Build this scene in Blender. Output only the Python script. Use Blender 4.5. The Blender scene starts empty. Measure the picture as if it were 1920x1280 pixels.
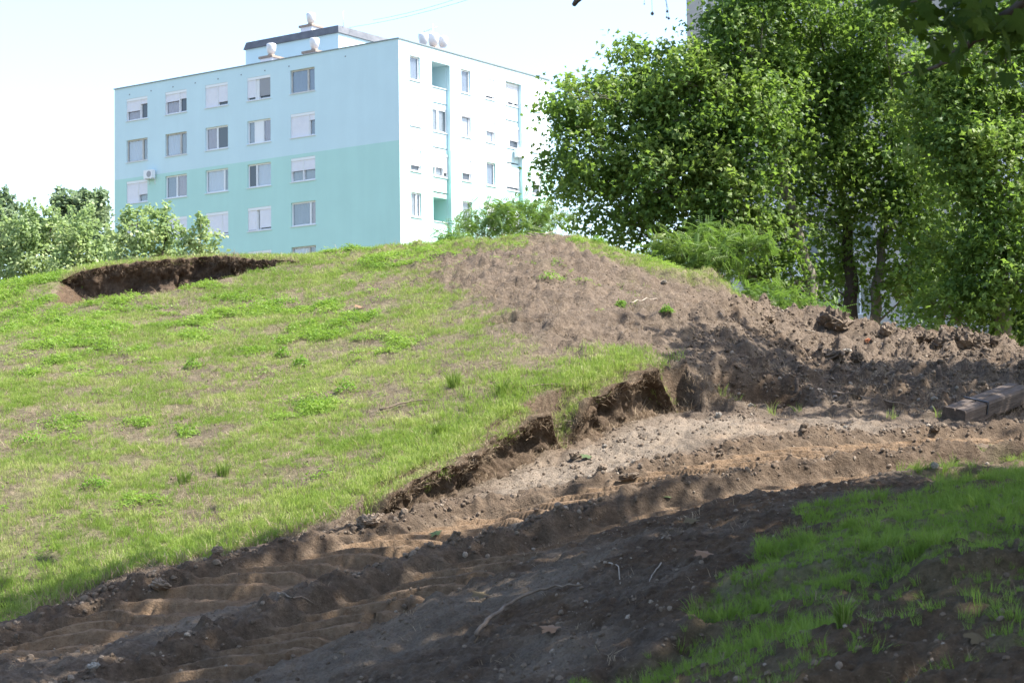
import bpy, math, random
import numpy as np
from mathutils import Vector, Matrix

# ------------------------------------------------------------------ camera, sky, sun, exposure
sc = bpy.context.scene
COL = sc.collection
rng = np.random.default_rng(7)
random.seed(7)

F_PX, PITCH, ROLL = 3640.0, 0.0676, -0.0143
CP, SP, CR, SR = math.cos(PITCH), math.sin(PITCH), math.cos(ROLL), math.sin(ROLL)

cam_data = bpy.data.cameras.new('camera')
cam = bpy.data.objects.new('camera', cam_data)
COL.objects.link(cam)
cam_data.sensor_width = 36.0
cam_data.lens = F_PX / 1920 * 36.0
cam_data.clip_end = 6000
cam_data.dof.use_dof = True
cam_data.dof.focus_distance = 25.0
cam_data.dof.aperture_fstop = 8.0
fwd = Vector((0, CP, SP)); up0 = Vector((0, -SP, CP)); xh = Vector((1, 0, 0))
right = xh * CR + up0 * SR
upv = xh * (-SR) + up0 * CR
cam.matrix_world = Matrix(((right.x, upv.x, -fwd.x, 0), (right.y, upv.y, -fwd.y, 0), (right.z, upv.z, -fwd.z, 0), (0, 0, 0, 1)))
sc.camera = cam

SUN_AZ, SUN_EL = math.radians(-6), math.radians(56)     # azimuth from +X towards +Y
sun_dir = Vector((math.cos(SUN_AZ) * math.cos(SUN_EL), math.sin(SUN_AZ) * math.cos(SUN_EL), math.sin(SUN_EL)))
world = bpy.data.worlds.new('World'); sc.world = world
world.use_nodes = True
wn = world.node_tree
sky = wn.nodes.new('ShaderNodeTexSky'); sky.sky_type = 'NISHITA'
sky.sun_disc = False
sky.sun_elevation = SUN_EL
sky.sun_rotation = math.pi / 2 - SUN_AZ
sky.air_density = 1.0; sky.dust_density = 1.8; sky.ozone_density = 1.0
bg = wn.nodes['Background']; bg.inputs['Strength'].default_value = 0.15
wn.links.new(sky.outputs[0], bg.inputs['Color'])
sl = bpy.data.lights.new('sun', 'SUN'); sl.energy = 5.0; sl.angle = math.radians(0.53); sl.color = (1.0, 0.95, 0.87)
so = bpy.data.objects.new('sun', sl); COL.objects.link(so)
so.rotation_euler = sun_dir.to_track_quat('Z', 'Y').to_euler()
so.location = sun_dir * 60
sc.view_settings.view_transform = 'Standard'
sc.view_settings.look = 'None'
sc.view_settings.gamma = 1
sc.view_settings.exposure = 1.52
sc.cycles.max_bounces = 7
sc.cycles.transparent_max_bounces = 12
sc.cycles.use_denoising = True

# ------------------------------------------------------------------ picture <-> place
def hor(x): return 900.4 - 0.01434 * x
def ray(x, y):
    dx, dy = x - 960.0, y - 640.0
    a = dx * CR + dy * SR; b = -dx * SR + dy * CR
    return np.array((a, F_PX * CP + b * SP, F_PX * SP - b * CP))
def at(x, y, Y):
    d = ray(x, y); return d * (Y / d[1])
def proj(X, Y, Z):
    d = Y * CP + Z * SP; v = -Y * SP + Z * CP
    d = np.maximum(d, 0.5)
    a = F_PX * X / d; b = -F_PX * v / d
    return 960 + a * CR - b * SR, 640 + a * SR + b * CR

# ------------------------------------------------------------------ noise
def _h(ix, iy, s):
    n = (ix.astype(np.int64) * 374761393 + iy.astype(np.int64) * 668265263 + s * 974634777) & 0xffffffff
    n = ((n ^ (n >> 13)) * 1274126177) & 0xffffffff
    n = n ^ (n >> 16)
    return (n & 0xffff) / 65535.0
def vnoise(x, y, s=0):
    ix = np.floor(x); iy = np.floor(y); fx = x - ix; fy = y - iy
    ux = fx * fx * fx * (fx * (fx * 6 - 15) + 10); uy = fy * fy * fy * (fy * (fy * 6 - 15) + 10)
    a = _h(ix, iy, s); b = _h(ix + 1, iy, s); c = _h(ix, iy + 1, s); d = _h(ix + 1, iy + 1, s)
    return (a + (b - a) * ux) * (1 - uy) + (c + (d - c) * ux) * uy
def fbm(x, y, f, octv=4, s=0, g=0.5):
    t = 0; a = 1; n = 0
    for k in range(octv):
        c_, s_ = math.cos(k * 1.1 + .4), math.sin(k * 1.1 + .4)
        t = t + a * (vnoise((x * c_ - y * s_) * f, (x * s_ + y * c_) * f, s + k * 17) - .5); n += a
        a *= g; f *= 2.03
    return t / n * 2
def sstep(a, b, x):
    t = np.clip((x - a) / (b - a), 0, 1); return t * t * (3 - 2 * t)
def mixf(a, b, t): return a + (b - a) * t

# ------------------------------------------------------------------ smooth base surfaces from surveyed points
class TPS:
    def __init__(self, P, lam=0.02):
        P = np.array(P, float); self.P = P[:, :2]; n = len(P)
        K = self.k(np.linalg.norm(self.P[:, None] - self.P[None], axis=2)) + lam * np.eye(n)
        A = np.zeros((n + 3, n + 3)); A[:n, :n] = K
        Q = np.c_[np.ones(n), self.P]; A[:n, n:] = Q; A[n:, :n] = Q.T
        self.w = np.linalg.solve(A, np.r_[P[:, 2], 0, 0, 0])
    @staticmethod
    def k(r):
        r = np.maximum(r, 1e-9); return r * r * np.log(r)
    def __call__(self, X, Y):
        n = len(self.P); o = self.w[n] + self.w[n + 1] * X + self.w[n + 2] * Y
        for i in range(n):
            r2 = np.maximum((X - self.P[i, 0]) ** 2 + (Y - self.P[i, 1]) ** 2, 1e-12)
            o = o + self.w[i] * 0.5 * r2 * np.log(r2)
        return o
M_px = [(0,1185,16.9),(0,1000,19),(0,800,22.5),(0,650,27),(0,578,31),(0,538,33.5),
 (250,1085,17.5),(250,950,19.5),(250,800,22.3),(250,650,26.3),(250,560,30),(250,494,32.5),
 (540,1015,18.3),(540,900,20),(540,750,23.2),(540,600,27.5),(540,520,30.5),(540,480,32.5),
 (750,915,19.2),(760,800,21.3),(760,650,25),(760,540,28.5),(760,474,31.5),
 (900,846,20.3),(900,700,22.8),(900,560,27),(900,475,31),(900,458,32),
 (1040,764,21.5),(1040,700,22.5),(1040,600,25),(1040,500,28.5),(1040,440,31.5),
 (1150,735,22.2),(1150,640,24.6),(1150,540,28),(1140,470,31),
 (1250,700,23),(1250,600,26),(1250,540,28.5),(1250,505,30.2),
 (1370,680,24.5),(1370,600,27.3),(1365,536,29.6),(1400,590,29.8),
 (1330,735,23.0),(1400,770,22.7),(1450,640,28.5),(1440,597,30.5),(1560,603,31),(1650,626,31),(1800,634,31),(1930,662,31),
 (1500,700,26.3),(1700,700,26.3),(1900,706,27),(1500,776,23),(1700,780,23.2),(1900,782,23.4)]
M_w = [(-12,14,-1.4),(-12,20,-.7),(-12,27,1.0),(-12,33,2.2),(-12,38,2.2),(-20,20,-1.2),(-20,30,-.8),(-20,42,-.6),
 (-8,40,2.3),(-4,41,2.6),(0,41,2.7),(-8,50,-.2),(0,50,-.2),(3.2,36,2.9),(4,42,1.2),(5,35,1.9),(8,36,1.3),(8,42,0.0),(8,52,-.8),(-8,60,-1),(0,60,-1),
 (15,31,1.0),(14,25,.6),(15,42,-.5),(22,22,.3),(22,32,0),(-14,50,-.6),(-3,36,3.55),(0.6,34,3.75),(3,18,.1),(0,15,-.5),(-4,14,-1.3),(7,17,.1)]
T_px = [(0,1280,14.2),(0,1200,16),(-60,1210,16.2),(300,1280,13.8),(300,1150,16),(300,1090,17.2),(640,1280,12.8),(640,1150,15.2),(640,1060,17),(640,1000,18.3),
 (900,1280,11.8),(900,1150,14),(900,1050,16.3),(900,972,18.6),(900,926,19.8),(1150,1280,10.8),(1150,1150,12.7),(1150,1000,16),(1150,930,18.3),(1150,866,20.6),(1150,822,21.7),
 (1350,1050,13.5),(1350,930,17),(1350,860,19.7),(1350,790,22),(1600,880,18.3),(1600,832,20.7),(1600,795,22.5),(1900,868,18),(1900,832,20.5),(1900,795,22.8),
 (1500,1000,13.8),(1500,1080,11.7),(1500,1180,10.2),(1500,1280,9),(1700,950,14.6),(1700,1050,11.6),(1700,1120,10.7),(1700,1200,9.3),(1900,900,15.8),(1900,1000,12.3),(1900,1085,10.2),(1900,1280,8),(1350,1150,11.6)]
T_w = [(-10,12,-1.6),(-10,17,-1.35),(0,5,-1.5),(6,5,-1.2),(-5,5,-1.5),(10,12,-.3),(12,20,.3),(14,25,.6),(-3,0,-1.55),(5,0,-1.5),(0,-10,-1.6),(-20,10,-1.6),(22,12,-.2),(0,24,.6),(-6,22,-.6),(6,27,1.2)]
TM = TPS([tuple(at(*p)) for p in M_px] + M_w)
TT = TPS([tuple(at(*p)) for p in T_px] + T_w)

def seg_dist(X, Y, P):
    """signed distance to a polyline (positive on its left), position along it"""
    best = np.full(X.shape, 1e9); sg = np.zeros(X.shape); al = np.zeros(X.shape); acc = 0
    for (a, b) in zip(P[:-1], P[1:]):
        dx, dy = b[0] - a[0], b[1] - a[1]; L = math.hypot(dx, dy)
        t = np.clip(((X - a[0]) * dx + (Y - a[1]) * dy) / L / L, 0, 1)
        ex = X - (a[0] + t * dx); ey = Y - (a[1] + t * dy)
        d = np.hypot(ex, ey); cr = dx * (Y - a[1]) - dy * (X - a[0])
        m = d < best
        best = np.where(m, d, best); sg = np.where(m, np.sign(cr), sg); al = np.where(m, acc + t * L, al); acc += L
    return best * sg, al

EDGE_px = [(-900,1330,15.5),(-300,1265,16.3),(0,1182,16.9),(250,1085,17.5),(440,1030,18),(560,1008,18.4),(690,962,18.9),(745,912,19.2),(870,858,20.1),(960,802,20.9),(1045,760,21.5),(1150,738,22.1),(1240,708,22.8),(1330,735,23.0),(1400,775,22.6),(1600,790,22.7),(2000,790,23.2),(3000,790,24)]
EDGE = [tuple(at(*p)[:2]) for p in EDGE_px]
def base_T(X, Y): return TT(X, Y)
def hit(fun, x, y, y0=6, y1=45):
    d = ray(x, y); Ys = np.arange(y0, y1, .01); Xs = d[0] / d[1] * Ys; Zs = d[2] / d[1] * Ys
    h = fun(Xs, Ys); k = np.argmax(h >= Zs)
    return np.array((Xs[k], Ys[k], h[k]))
R1 = [tuple(hit(base_T, *p)[:2]) for p in [(-60,1232),(60,1196),(200,1145),(420,1083),(600,1040),(760,1000),(900,966),(1050,932),(1200,896),(1350,866),(1500,841),(1700,825),(1900,817)]]
R2 = [tuple(hit(base_T, *p)[:2]) for p in [(200,1290),(340,1240),(480,1192),(650,1120),(760,1082),(900,1035),(1080,978),(1250,930),(1420,895),(1600,872),(1800,857),(1900,852)]]
# the bench dug into the upper left of the mound: far edge and near lip
PITB = [tuple(at(*p)[:2]) for p in [(40,536,32.2),(110,522,32.3),(180,508,32.4),(240,500,32.5),(330,494,32.5),(360,478,32.8),(430,478,32.7),(540,488,32.0),(600,490,31.4)]]

def rut(X, Y, P, depth, seed, off, fade):
    d, s = seg_dist(X, Y, P)
    d = d + .05 * fbm(X, Y, 1.3, 2, seed)
    a = np.abs(d)
    # steep wall on the uphill side, the near side trodden flat
    prof = -depth * np.where(d > 0, 1 - sstep(.28, .40, d), 1 - sstep(.50, 1.05, -d))
    brk = fbm(X, Y, 1.2, 3, seed + 8, .6)
    berm = .07 * np.exp(-((d - .50) / .13) ** 2) * np.clip(.8 + 1.0 * brk + 1.3 * fbm(X, Y, 6.5, 3, seed + 5, .65), 0, 1.8)
    ph = (s + .80 * d + .9 * np.maximum(d - .15, 0) + .05 * fbm(X, Y, 1.1, 3, seed + 7)) / .37
    fr = ph - np.floor(ph)
    bar = sstep(.0, .06, fr) * (1 - sstep(.30, .40, fr))
    span = sstep(-.50, -.28, d + .12 * brk) * (1 - sstep(.30, .40, d))
    wear = .45 + .55 * sstep(-.3, .1, fbm(X, Y, .6, 2, seed + 9))
    lug = (bar - .25) * .125 * span * wear
    k = fade(s)
    side = np.where(d > 0, 1 - sstep(.24, .34, d), 1 - sstep(.45, .80, -d))
    return (prof + berm) * k + lug * k, k * side, a

def terrain(X, Y, full=True):
    zM = TM(X, Y); zT = TT(X, Y)
    e, es = seg_dist(X, Y, EDGE)
    rag = .22 * fbm(X, Y, 1.3, 3, 3) + .13 * fbm(X, Y, 4.2, 2, 4)
    ppx, _ = proj(X, Y, zT)
    face = sstep(640, 715, ppx) * (1 - sstep(1270, 1330, ppx))
    eb = e + rag * (1 - face)
    back = .30 * face
    k = sstep(-.03, .03, eb - back)
    z = zT + (zM - zT) * k
    far = sstep(44, 62, Y) + sstep(16, 30, np.abs(X)) + sstep(2, -8, Y)
    far = np.clip(far, 0, 1)
    px, py = proj(X, Y, z)
    m = {}
    # bench cut: floor at the level of the near lip, back wall along PITB
    pb, ps = seg_dist(X, Y, PITB)
    endk = sstep(.45, 1.3, ps) * (1 - sstep(4.7, 5.2, ps))
    depth = (.52 + .10 * np.sin(ps * 1.3)) * endk
    infront = 1 - sstep(-.04, .04, pb - .28)
    run = np.clip(-pb, 0, 3)
    cut = depth * infront * (1 - sstep(1.1, 2.4, run))
    # hollow scooped into the bank
    hc = (at(1415, 742, 23.7)); hr = np.hypot((X - hc[0]) / .75, (Y - hc[1]) / .65) + .25 * fbm(X, Y, 1.8, 3, 41)
    hol = .36 * (1 - sstep(.55, 1.1, hr))
    nk = at(975, 590, 25.2); nr = np.hypot((X - nk[0]) / .55 , (Y - nk[1] + .25 * (X - nk[0])) / .22) + .3 * fbm(X, Y, 3, 2, 44)
    nick = .2 * (1 - sstep(.55, 1.0, nr))
    z = z - cut - hol - nick
    # soil pieces heaped along the far lip on the right
    lip = np.exp(-((Y - 30.7 - .3 * fbm(X, Y, .5, 2, 51)) / .5) ** 2) * sstep(3.3, 4.0, X) * (1 - far)
    z = z + lip * (.08 + .16 * fbm(X, Y, 1.1, 4, 52, .6))
    soilR = sstep(.0, .6, eb) * sstep(1180, 1420, px + .9 * (py - 600)) * sstep(420, 640, py + .5 * (px - 1380))
    # wheel ruts
    fa = lambda s: sstep(0, .6, s) * (1 - .45 * sstep(13.0, 17, s))
    fb = lambda s: sstep(0, .6, s) * (1 - .55 * sstep(9.0, 13, s))
    r1, k1, a1 = rut(X, Y, R1, .13, 60, 0, fa)
    r2, k2, a2 = rut(X, Y, R2, .19, 70, .3, fb)
    trk = (1 - k)
    z = z + (r1 + r2) * trk * (1 - far)
    # masks
    bank_edge = np.interp(px, [1000,1100,1230,1330,1370,1420,1490,1590,1720,1920,2400], [1380,1290,1215,1130,1085,1035,990,948,908,868,820])
    bank = sstep(-25, 20, py - bank_edge + 60 * fbm(X, Y, 1.2, 3, 80)) * (px > 900) * (Y > 3) * trk
    # relief
    n1 = fbm(X, Y, .8, 3, 90); n2 = fbm(X, Y, 3.2, 4, 91, .6); n3 = fbm(X, Y, 11., 3, 92, .6)
    bare = np.clip(sstep(40, -40, py - np.interp(px, [-200, 420, 600, 720, 800, 900, 1000, 1080, 1200, 1260, 1900], [380, 440, 470, 492, 530, 590, 640, 690, 712, 740, 800])), 0, 1) * (eb > 0)
    rough = np.where(eb > 0, .018 + .05 * soilR + .055 * bare * (1 - soilR), np.where(a2 + 0 * X > .0, .055, .05) - .042 * np.clip(k1 + k2, 0, 1)) + 0 * X
    z = z + (1 - far) * (.04 * n1 + rough * n2 + rough * .75 * n3)
    cl = np.clip(fbm(X, Y, 4.5, 2, 95) - .15, 0, 1)
    z = z + (1 - far) * cl * .22 * (soilR * .55 + .8 * bare + trk * .12 * (1 - bank) * (1 - k1) * (1 - k2))
    z = z - bank * .13 * sstep(.05, .3, fbm(X * .7, Y * 1.2, .9, 3, 97))
    z = np.where(far > 0, mixf(z, -1.2 + .05 * n1, far), z)
    if not full: return z
    m.update(pit=endk, face=face, px=px, py=py, eb=eb, k=k, trk=trk, soilR=soilR, k1=k1 * trk, k2=k2 * trk, bank=bank, far=far, pb=pb, cut=cut, hol=hol, nick=nick, a1=a1, a2=a2, lip=lip)
    return z, m
GRID = {}
def lookup(X, Y, names):
    X = np.atleast_1d(np.float64(X)); Y = np.atleast_1d(np.float64(Y))
    U, Ys = GRID['U'], GRID['Ys']; u = X / np.maximum(Y, 7)
    i = np.clip(np.searchsorted(U, u) - 1, 0, len(U) - 2); j = np.clip(np.searchsorted(Ys, Y) - 1, 0, len(Ys) - 2)
    a = (u - U[i]) / (U[i + 1] - U[i]); b = (Y - Ys[j]) / (Ys[j + 1] - Ys[j]); o = {}
    for n in names:
        A = GRID[n]; o[n] = (A[j, i] * (1 - a) + A[j, i + 1] * a) * (1 - b) + (A[j + 1, i] * (1 - a) + A[j + 1, i + 1] * a) * b
    return o
def gz(X, Y): return lookup(X, Y, ['z'])['z']
def G(x, y, y0=6.5, y1=45):
    d = ray(x, y); Ys = np.arange(y0, y1, .02); Xs = d[0] / d[1] * Ys; Zs = d[2] / d[1] * Ys
    h = gz(Xs, Ys); q = np.nonzero(h >= Zs)[0]
    if len(q) == 0: k = int(np.argmin(Zs - h))
    else: k = q[0]
    return Vector((Xs[k], Ys[k], h[k]))

def grass_density(X, Y, m):
    px, py = m['px'], m['py']
    line = np.interp(px, [-200, 420, 600, 720, 800, 900, 1000, 1080, 1200, 1260, 1900], [380, 440, 470, 492, 530, 590, 640, 690, 712, 740, 800])
    low = sstep(-45, 40, py - line + 45 * fbm(X, Y, .9, 3, 110))
    patch = .55 * sstep(-.30, .15, fbm(X, Y, .85, 4, 111, .6)) + .45 * sstep(-.2, .2, fbm(X, Y, 2.6, 3, 112, .6))
    base = low * (.30 + .70 * patch) * sstep(1330, 1180, px)
    base = np.maximum(base, .10 * sstep(.0, .4, fbm(X, Y, 1.6, 3, 113)) * (1 - m['soilR']))
    crest_y = np.interp(px, [-200,0,540,760,900,1000,1060,1140,1250,1370,1400], [520,530,476,470,455,442,437,465,500,530,560])
    rim = (1 - sstep(12, 30, py - crest_y)) * np.where((px > 985) & (px < 1075), .15, 1) * sstep(1400, 1370, px)
    base = np.maximum(base, .85 * rim)
    lowl = sstep(1.6, .3, m['eb']) * sstep(1300, 1150, px)
    base = np.maximum(base, .92 * lowl * sstep(.02, .2, m['eb']))
    g = base * sstep(.03, .12, m['eb'] - .30 * m['face'])
    g = g * (1 - sstep(.02, .10, m['cut'])) * (1 - sstep(.02, .1, m['nick'])) * (1 - sstep(.02, .1, m['hol']))
    bank = m['bank'] * (.25 + .75 * sstep(-.25, .1, fbm(X * .6, Y * 1.3, 1.0, 3, 115)))
    trough = sstep(1480, 1600, px) * np.exp(-((py - np.interp(px, [1500, 1920], [1165, 1090])) / 40) ** 2)
    lowr = sstep(1180, 1240, py - .12 * (1700 - px)) * sstep(1250, 1500, px)
    low_soil = sstep(-15, 45, py - np.interp(px, [1100, 1300, 1500, 1700, 1920], [1330, 1225, 1135, 1090, 1050]) + 50 * fbm(X, Y, 1.3, 3, 116))
    bank = bank * (1 - .8 * low_soil * sstep(.25, -.15, fbm(X, Y, 1.0, 2, 117)))
    g = np.maximum(g, bank * (1 - m['k']))
    return np.clip(np.where(m['far'] > .2, 0.7, g), 0, 1)

# ------------------------------------------------------------------ mesh and object helpers
def new_obj(name, me, mats=(), parent=None):
    o = bpy.data.objects.new(name, me); COL.objects.link(o)
    for mt in (mats if isinstance(mats, (list, tuple)) else [mats]):
        if me is not None and len(me.materials) < (len(mats) if isinstance(mats, (list, tuple)) else 1): me.materials.append(mt)
    if parent is not None: o.parent = parent
    return o
def tag(o, label=None, cat=None, group=None, kind=None):
    for k_, v in (('label', label), ('category', cat), ('group', group), ('kind', kind)):
        if v: o[k_] = v
    return o
def empty(name, loc=(0, 0, 0), rotz=0, parent=None):
    o = bpy.data.objects.new(name, None); COL.objects.link(o)
    o.location = loc; o.rotation_euler = (0, 0, rotz); o.empty_display_size = .2
    if parent is not None: o.parent = parent
    return o
def np_mesh(name, V, Fa, smooth=False, attrs=None, mat_idx=None):
    """V (n,3); Fa: list of (k, corners) face arrays"""
    me = bpy.data.meshes.new(name)
    V = np.asarray(V, np.float32)
    if not isinstance(Fa, list): Fa = [Fa]
    Fa = [np.asarray(f, np.int32) for f in Fa if len(f)]
    loops = np.concatenate([f.ravel() for f in Fa]); sizes = np.concatenate([np.full(len(f), f.shape[1], np.int32) for f in Fa])
    me.vertices.add(len(V)); me.vertices.foreach_set('co', V.ravel())
    me.loops.add(len(loops)); me.loops.foreach_set('vertex_index', loops)
    me.polygons.add(len(sizes))
    me.polygons.foreach_set('loop_start', np.r_[0, np.cumsum(sizes)[:-1]].astype(np.int32))
    try: me.polygons.foreach_set('loop_total', sizes)
    except Exception: pass
    if smooth: me.polygons.foreach_set('use_smooth', np.ones(len(sizes), bool))
    else: me.polygons.foreach_set('use_smooth', np.zeros(len(sizes), bool))
    if mat_idx is not None: me.polygons.foreach_set('material_index', np.asarray(mat_idx, np.int32))
    for nm, (dom, arr) in (attrs or {}).items():
        a = me.attributes.new(nm, 'FLOAT', dom); a.data.foreach_set('value', np.asarray(arr, np.float32))
    me.update(calc_edges=True)
    return me
class MB:
    """collects shapes into one mesh"""
    def __init__(self): self.v = []; self.f = []; self.mi = []; self.sm = []
    def add(self, V, Fs, mi=0, smooth=False):
        o = len(self.v); self.v += [tuple(map(float, p)) for p in V]
        for f in Fs: self.f.append(tuple(i + o for i in f)); self.mi.append(mi); self.sm.append(smooth)
    def box(self, a, b, mi=0):
        x0, y0, z0 = a; x1, y1, z1 = b
        V = [(x0,y0,z0),(x1,y0,z0),(x1,y1,z0),(x0,y1,z0),(x0,y0,z1),(x1,y0,z1),(x1,y1,z1),(x0,y1,z1)]
        self.add(V, [(0,3,2,1),(4,5,6,7),(0,1,5,4),(1,2,6,5),(2,3,7,6),(3,0,4,7)], mi)
    def tube(self, P, R, n=8, mi=0, cap=True):
        P = [Vector(p) for p in P]; V = []; Fs = []
        prev = None
        for i, p in enumerate(P):
            t = (P[min(i + 1, len(P) - 1)] - P[max(i - 1, 0)]).normalized()
            if prev is None: a = t.orthogonal().normalized()
            else: a = (prev - t * prev.dot(t)); a = a.normalized() if a.length > 1e-6 else t.orthogonal().normalized()
            prev = a; b = t.cross(a)
            r = R[i] if hasattr(R, '__len__') else R
            for k in range(n):
                an = 2 * math.pi * k / n
                V.append(p + (a * math.cos(an) + b * math.sin(an)) * r)
        for i in range(len(P) - 1):
            for k in range(n):
                Fs.append((i * n + k, i * n + (k + 1) % n, (i + 1) * n + (k + 1) % n, (i + 1) * n + k))
        if cap: Fs.append(tuple(range(n))[::-1]); Fs.append(tuple((len(P) - 1) * n + k for k in range(n)))
        self.add(V, Fs, mi, True)
    def lathe(self, c, prof, n=16, mi=0):
        V = []; Fs = []
        for (r, z) in prof:
            for k in range(n):
                an = 2 * math.pi * k / n; V.append((c[0] + r * math.cos(an), c[1] + r * math.sin(an), c[2] + z))
        for i in range(len(prof) - 1):
            for k in range(n): Fs.append((i * n + k, i * n + (k + 1) % n, (i + 1) * n + (k + 1) % n, (i + 1) * n + k))
        Fs.append(tuple(range(n))[::-1]); Fs.append(tuple((len(prof) - 1) * n + k for k in range(n)))
        self.add(V, Fs, mi, True)
    def mesh(self, name):
        me = bpy.data.meshes.new(name); me.from_pydata(self.v, [], self.f)
        me.polygons.foreach_set('material_index', self.mi); me.polygons.foreach_set('use_smooth', self.sm); me.update()
        return me
    def build(self, name, mats, parent=None): return new_obj(name, self.mesh(name), mats, parent)

# ------------------------------------------------------------------ materials
def mat(name, col=(.5, .5, .5), rough=.8, spec=.3, metal=0):
    m = bpy.data.materials.new(name); m.use_nodes = True
    b = m.node_tree.nodes['Principled BSDF']
    b.inputs['Base Color'].default_value = (*col, 1); b.inputs['Roughness'].default_value = rough
    b.inputs['Metallic'].default_value = metal; b.inputs['Specular IOR Level'].default_value = spec
    return m
def nd(m, t, **kw):
    n = m.node_tree.nodes.new(t)
    for k_, v in kw.items(): setattr(n, k_, v)
    return n
def ramp(m, stops):
    r = nd(m, 'ShaderNodeValToRGB'); e = r.color_ramp.elements
    while len(e) < len(stops): e.new(.5)
    for i, (p, c) in enumerate(stops): e[i].position = p; e[i].color = (*c, 1)
    return r
def noise_mat(name, c0, c1, scale, rough=.85, bump=0.0, bscale=None, detail=5, spec=.25, coords='Object', stretch=None):
    m = mat(name, c0, rough, spec); L = m.node_tree.links; b = m.node_tree.nodes['Principled BSDF']
    tc = nd(m, 'ShaderNodeTexCoord'); src = tc.outputs[coords]
    if stretch:
        mp = nd(m, 'ShaderNodeMapping'); mp.inputs['Scale'].default_value = stretch; L.new(src, mp.inputs[0]); src = mp.outputs[0]
    n = nd(m, 'ShaderNodeTexNoise'); n.inputs['Scale'].default_value = scale; n.inputs['Detail'].default_value = detail; n.inputs['Roughness'].default_value = .65
    L.new(src, n.inputs['Vector'])
    r = ramp(m, [(.3, c0), (.7, c1)]); L.new(n.outputs[0], r.inputs[0]); L.new(r.outputs[0], b.inputs['Base Color'])
    if bump:
        n2 = nd(m, 'ShaderNodeTexNoise'); n2.inputs['Scale'].default_value = bscale or scale * 3; n2.inputs['Detail'].default_value = 6
        L.new(src, n2.inputs['Vector'])
        bp = nd(m, 'ShaderNodeBump'); bp.inputs['Strength'].default_value = 1; bp.inputs['Distance'].default_value = bump
        L.new(n2.outputs[0], bp.inputs['Height']); L.new(bp.outputs[0], b.inputs['Normal'])
    return m
def leaf_mat(name, stops, trans=.35, tcol=(.25, .42, .05), rough=.45, spec=.4, attr='r', atype='GEOMETRY'):
    m = bpy.data.materials.new(name); m.use_nodes = True; L = m.node_tree.links; N = m.node_tree.nodes
    b = N['Principled BSDF']; out = N['Material Output']
    a = nd(m, 'ShaderNodeAttribute', attribute_name=attr, attribute_type=atype)
    r = ramp(m, stops); L.new(a.outputs['Fac'], r.inputs[0])
    b.inputs['Roughness'].default_value = rough; b.inputs['Specular IOR Level'].default_value = spec
    L.new(r.outputs[0], b.inputs['Base Color'])
    t = nd(m, 'ShaderNodeBsdfTranslucent')
    mx = nd(m, 'ShaderNodeMix', data_type='RGBA', blend_type='MIX'); mx.inputs[0].default_value = .55
    L.new(r.outputs[0], mx.inputs[6]); mx.inputs[7].default_value = (*tcol, 1); L.new(mx.outputs[2], t.inputs[0])
    ms = nd(m, 'ShaderNodeMixShader'); ms.inputs[0].default_value = trans
    L.new(b.outputs[0], ms.inputs[1]); L.new(t.outputs[0], ms.inputs[2]); L.new(ms.outputs[0], out.inputs[0])
    return m

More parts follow.
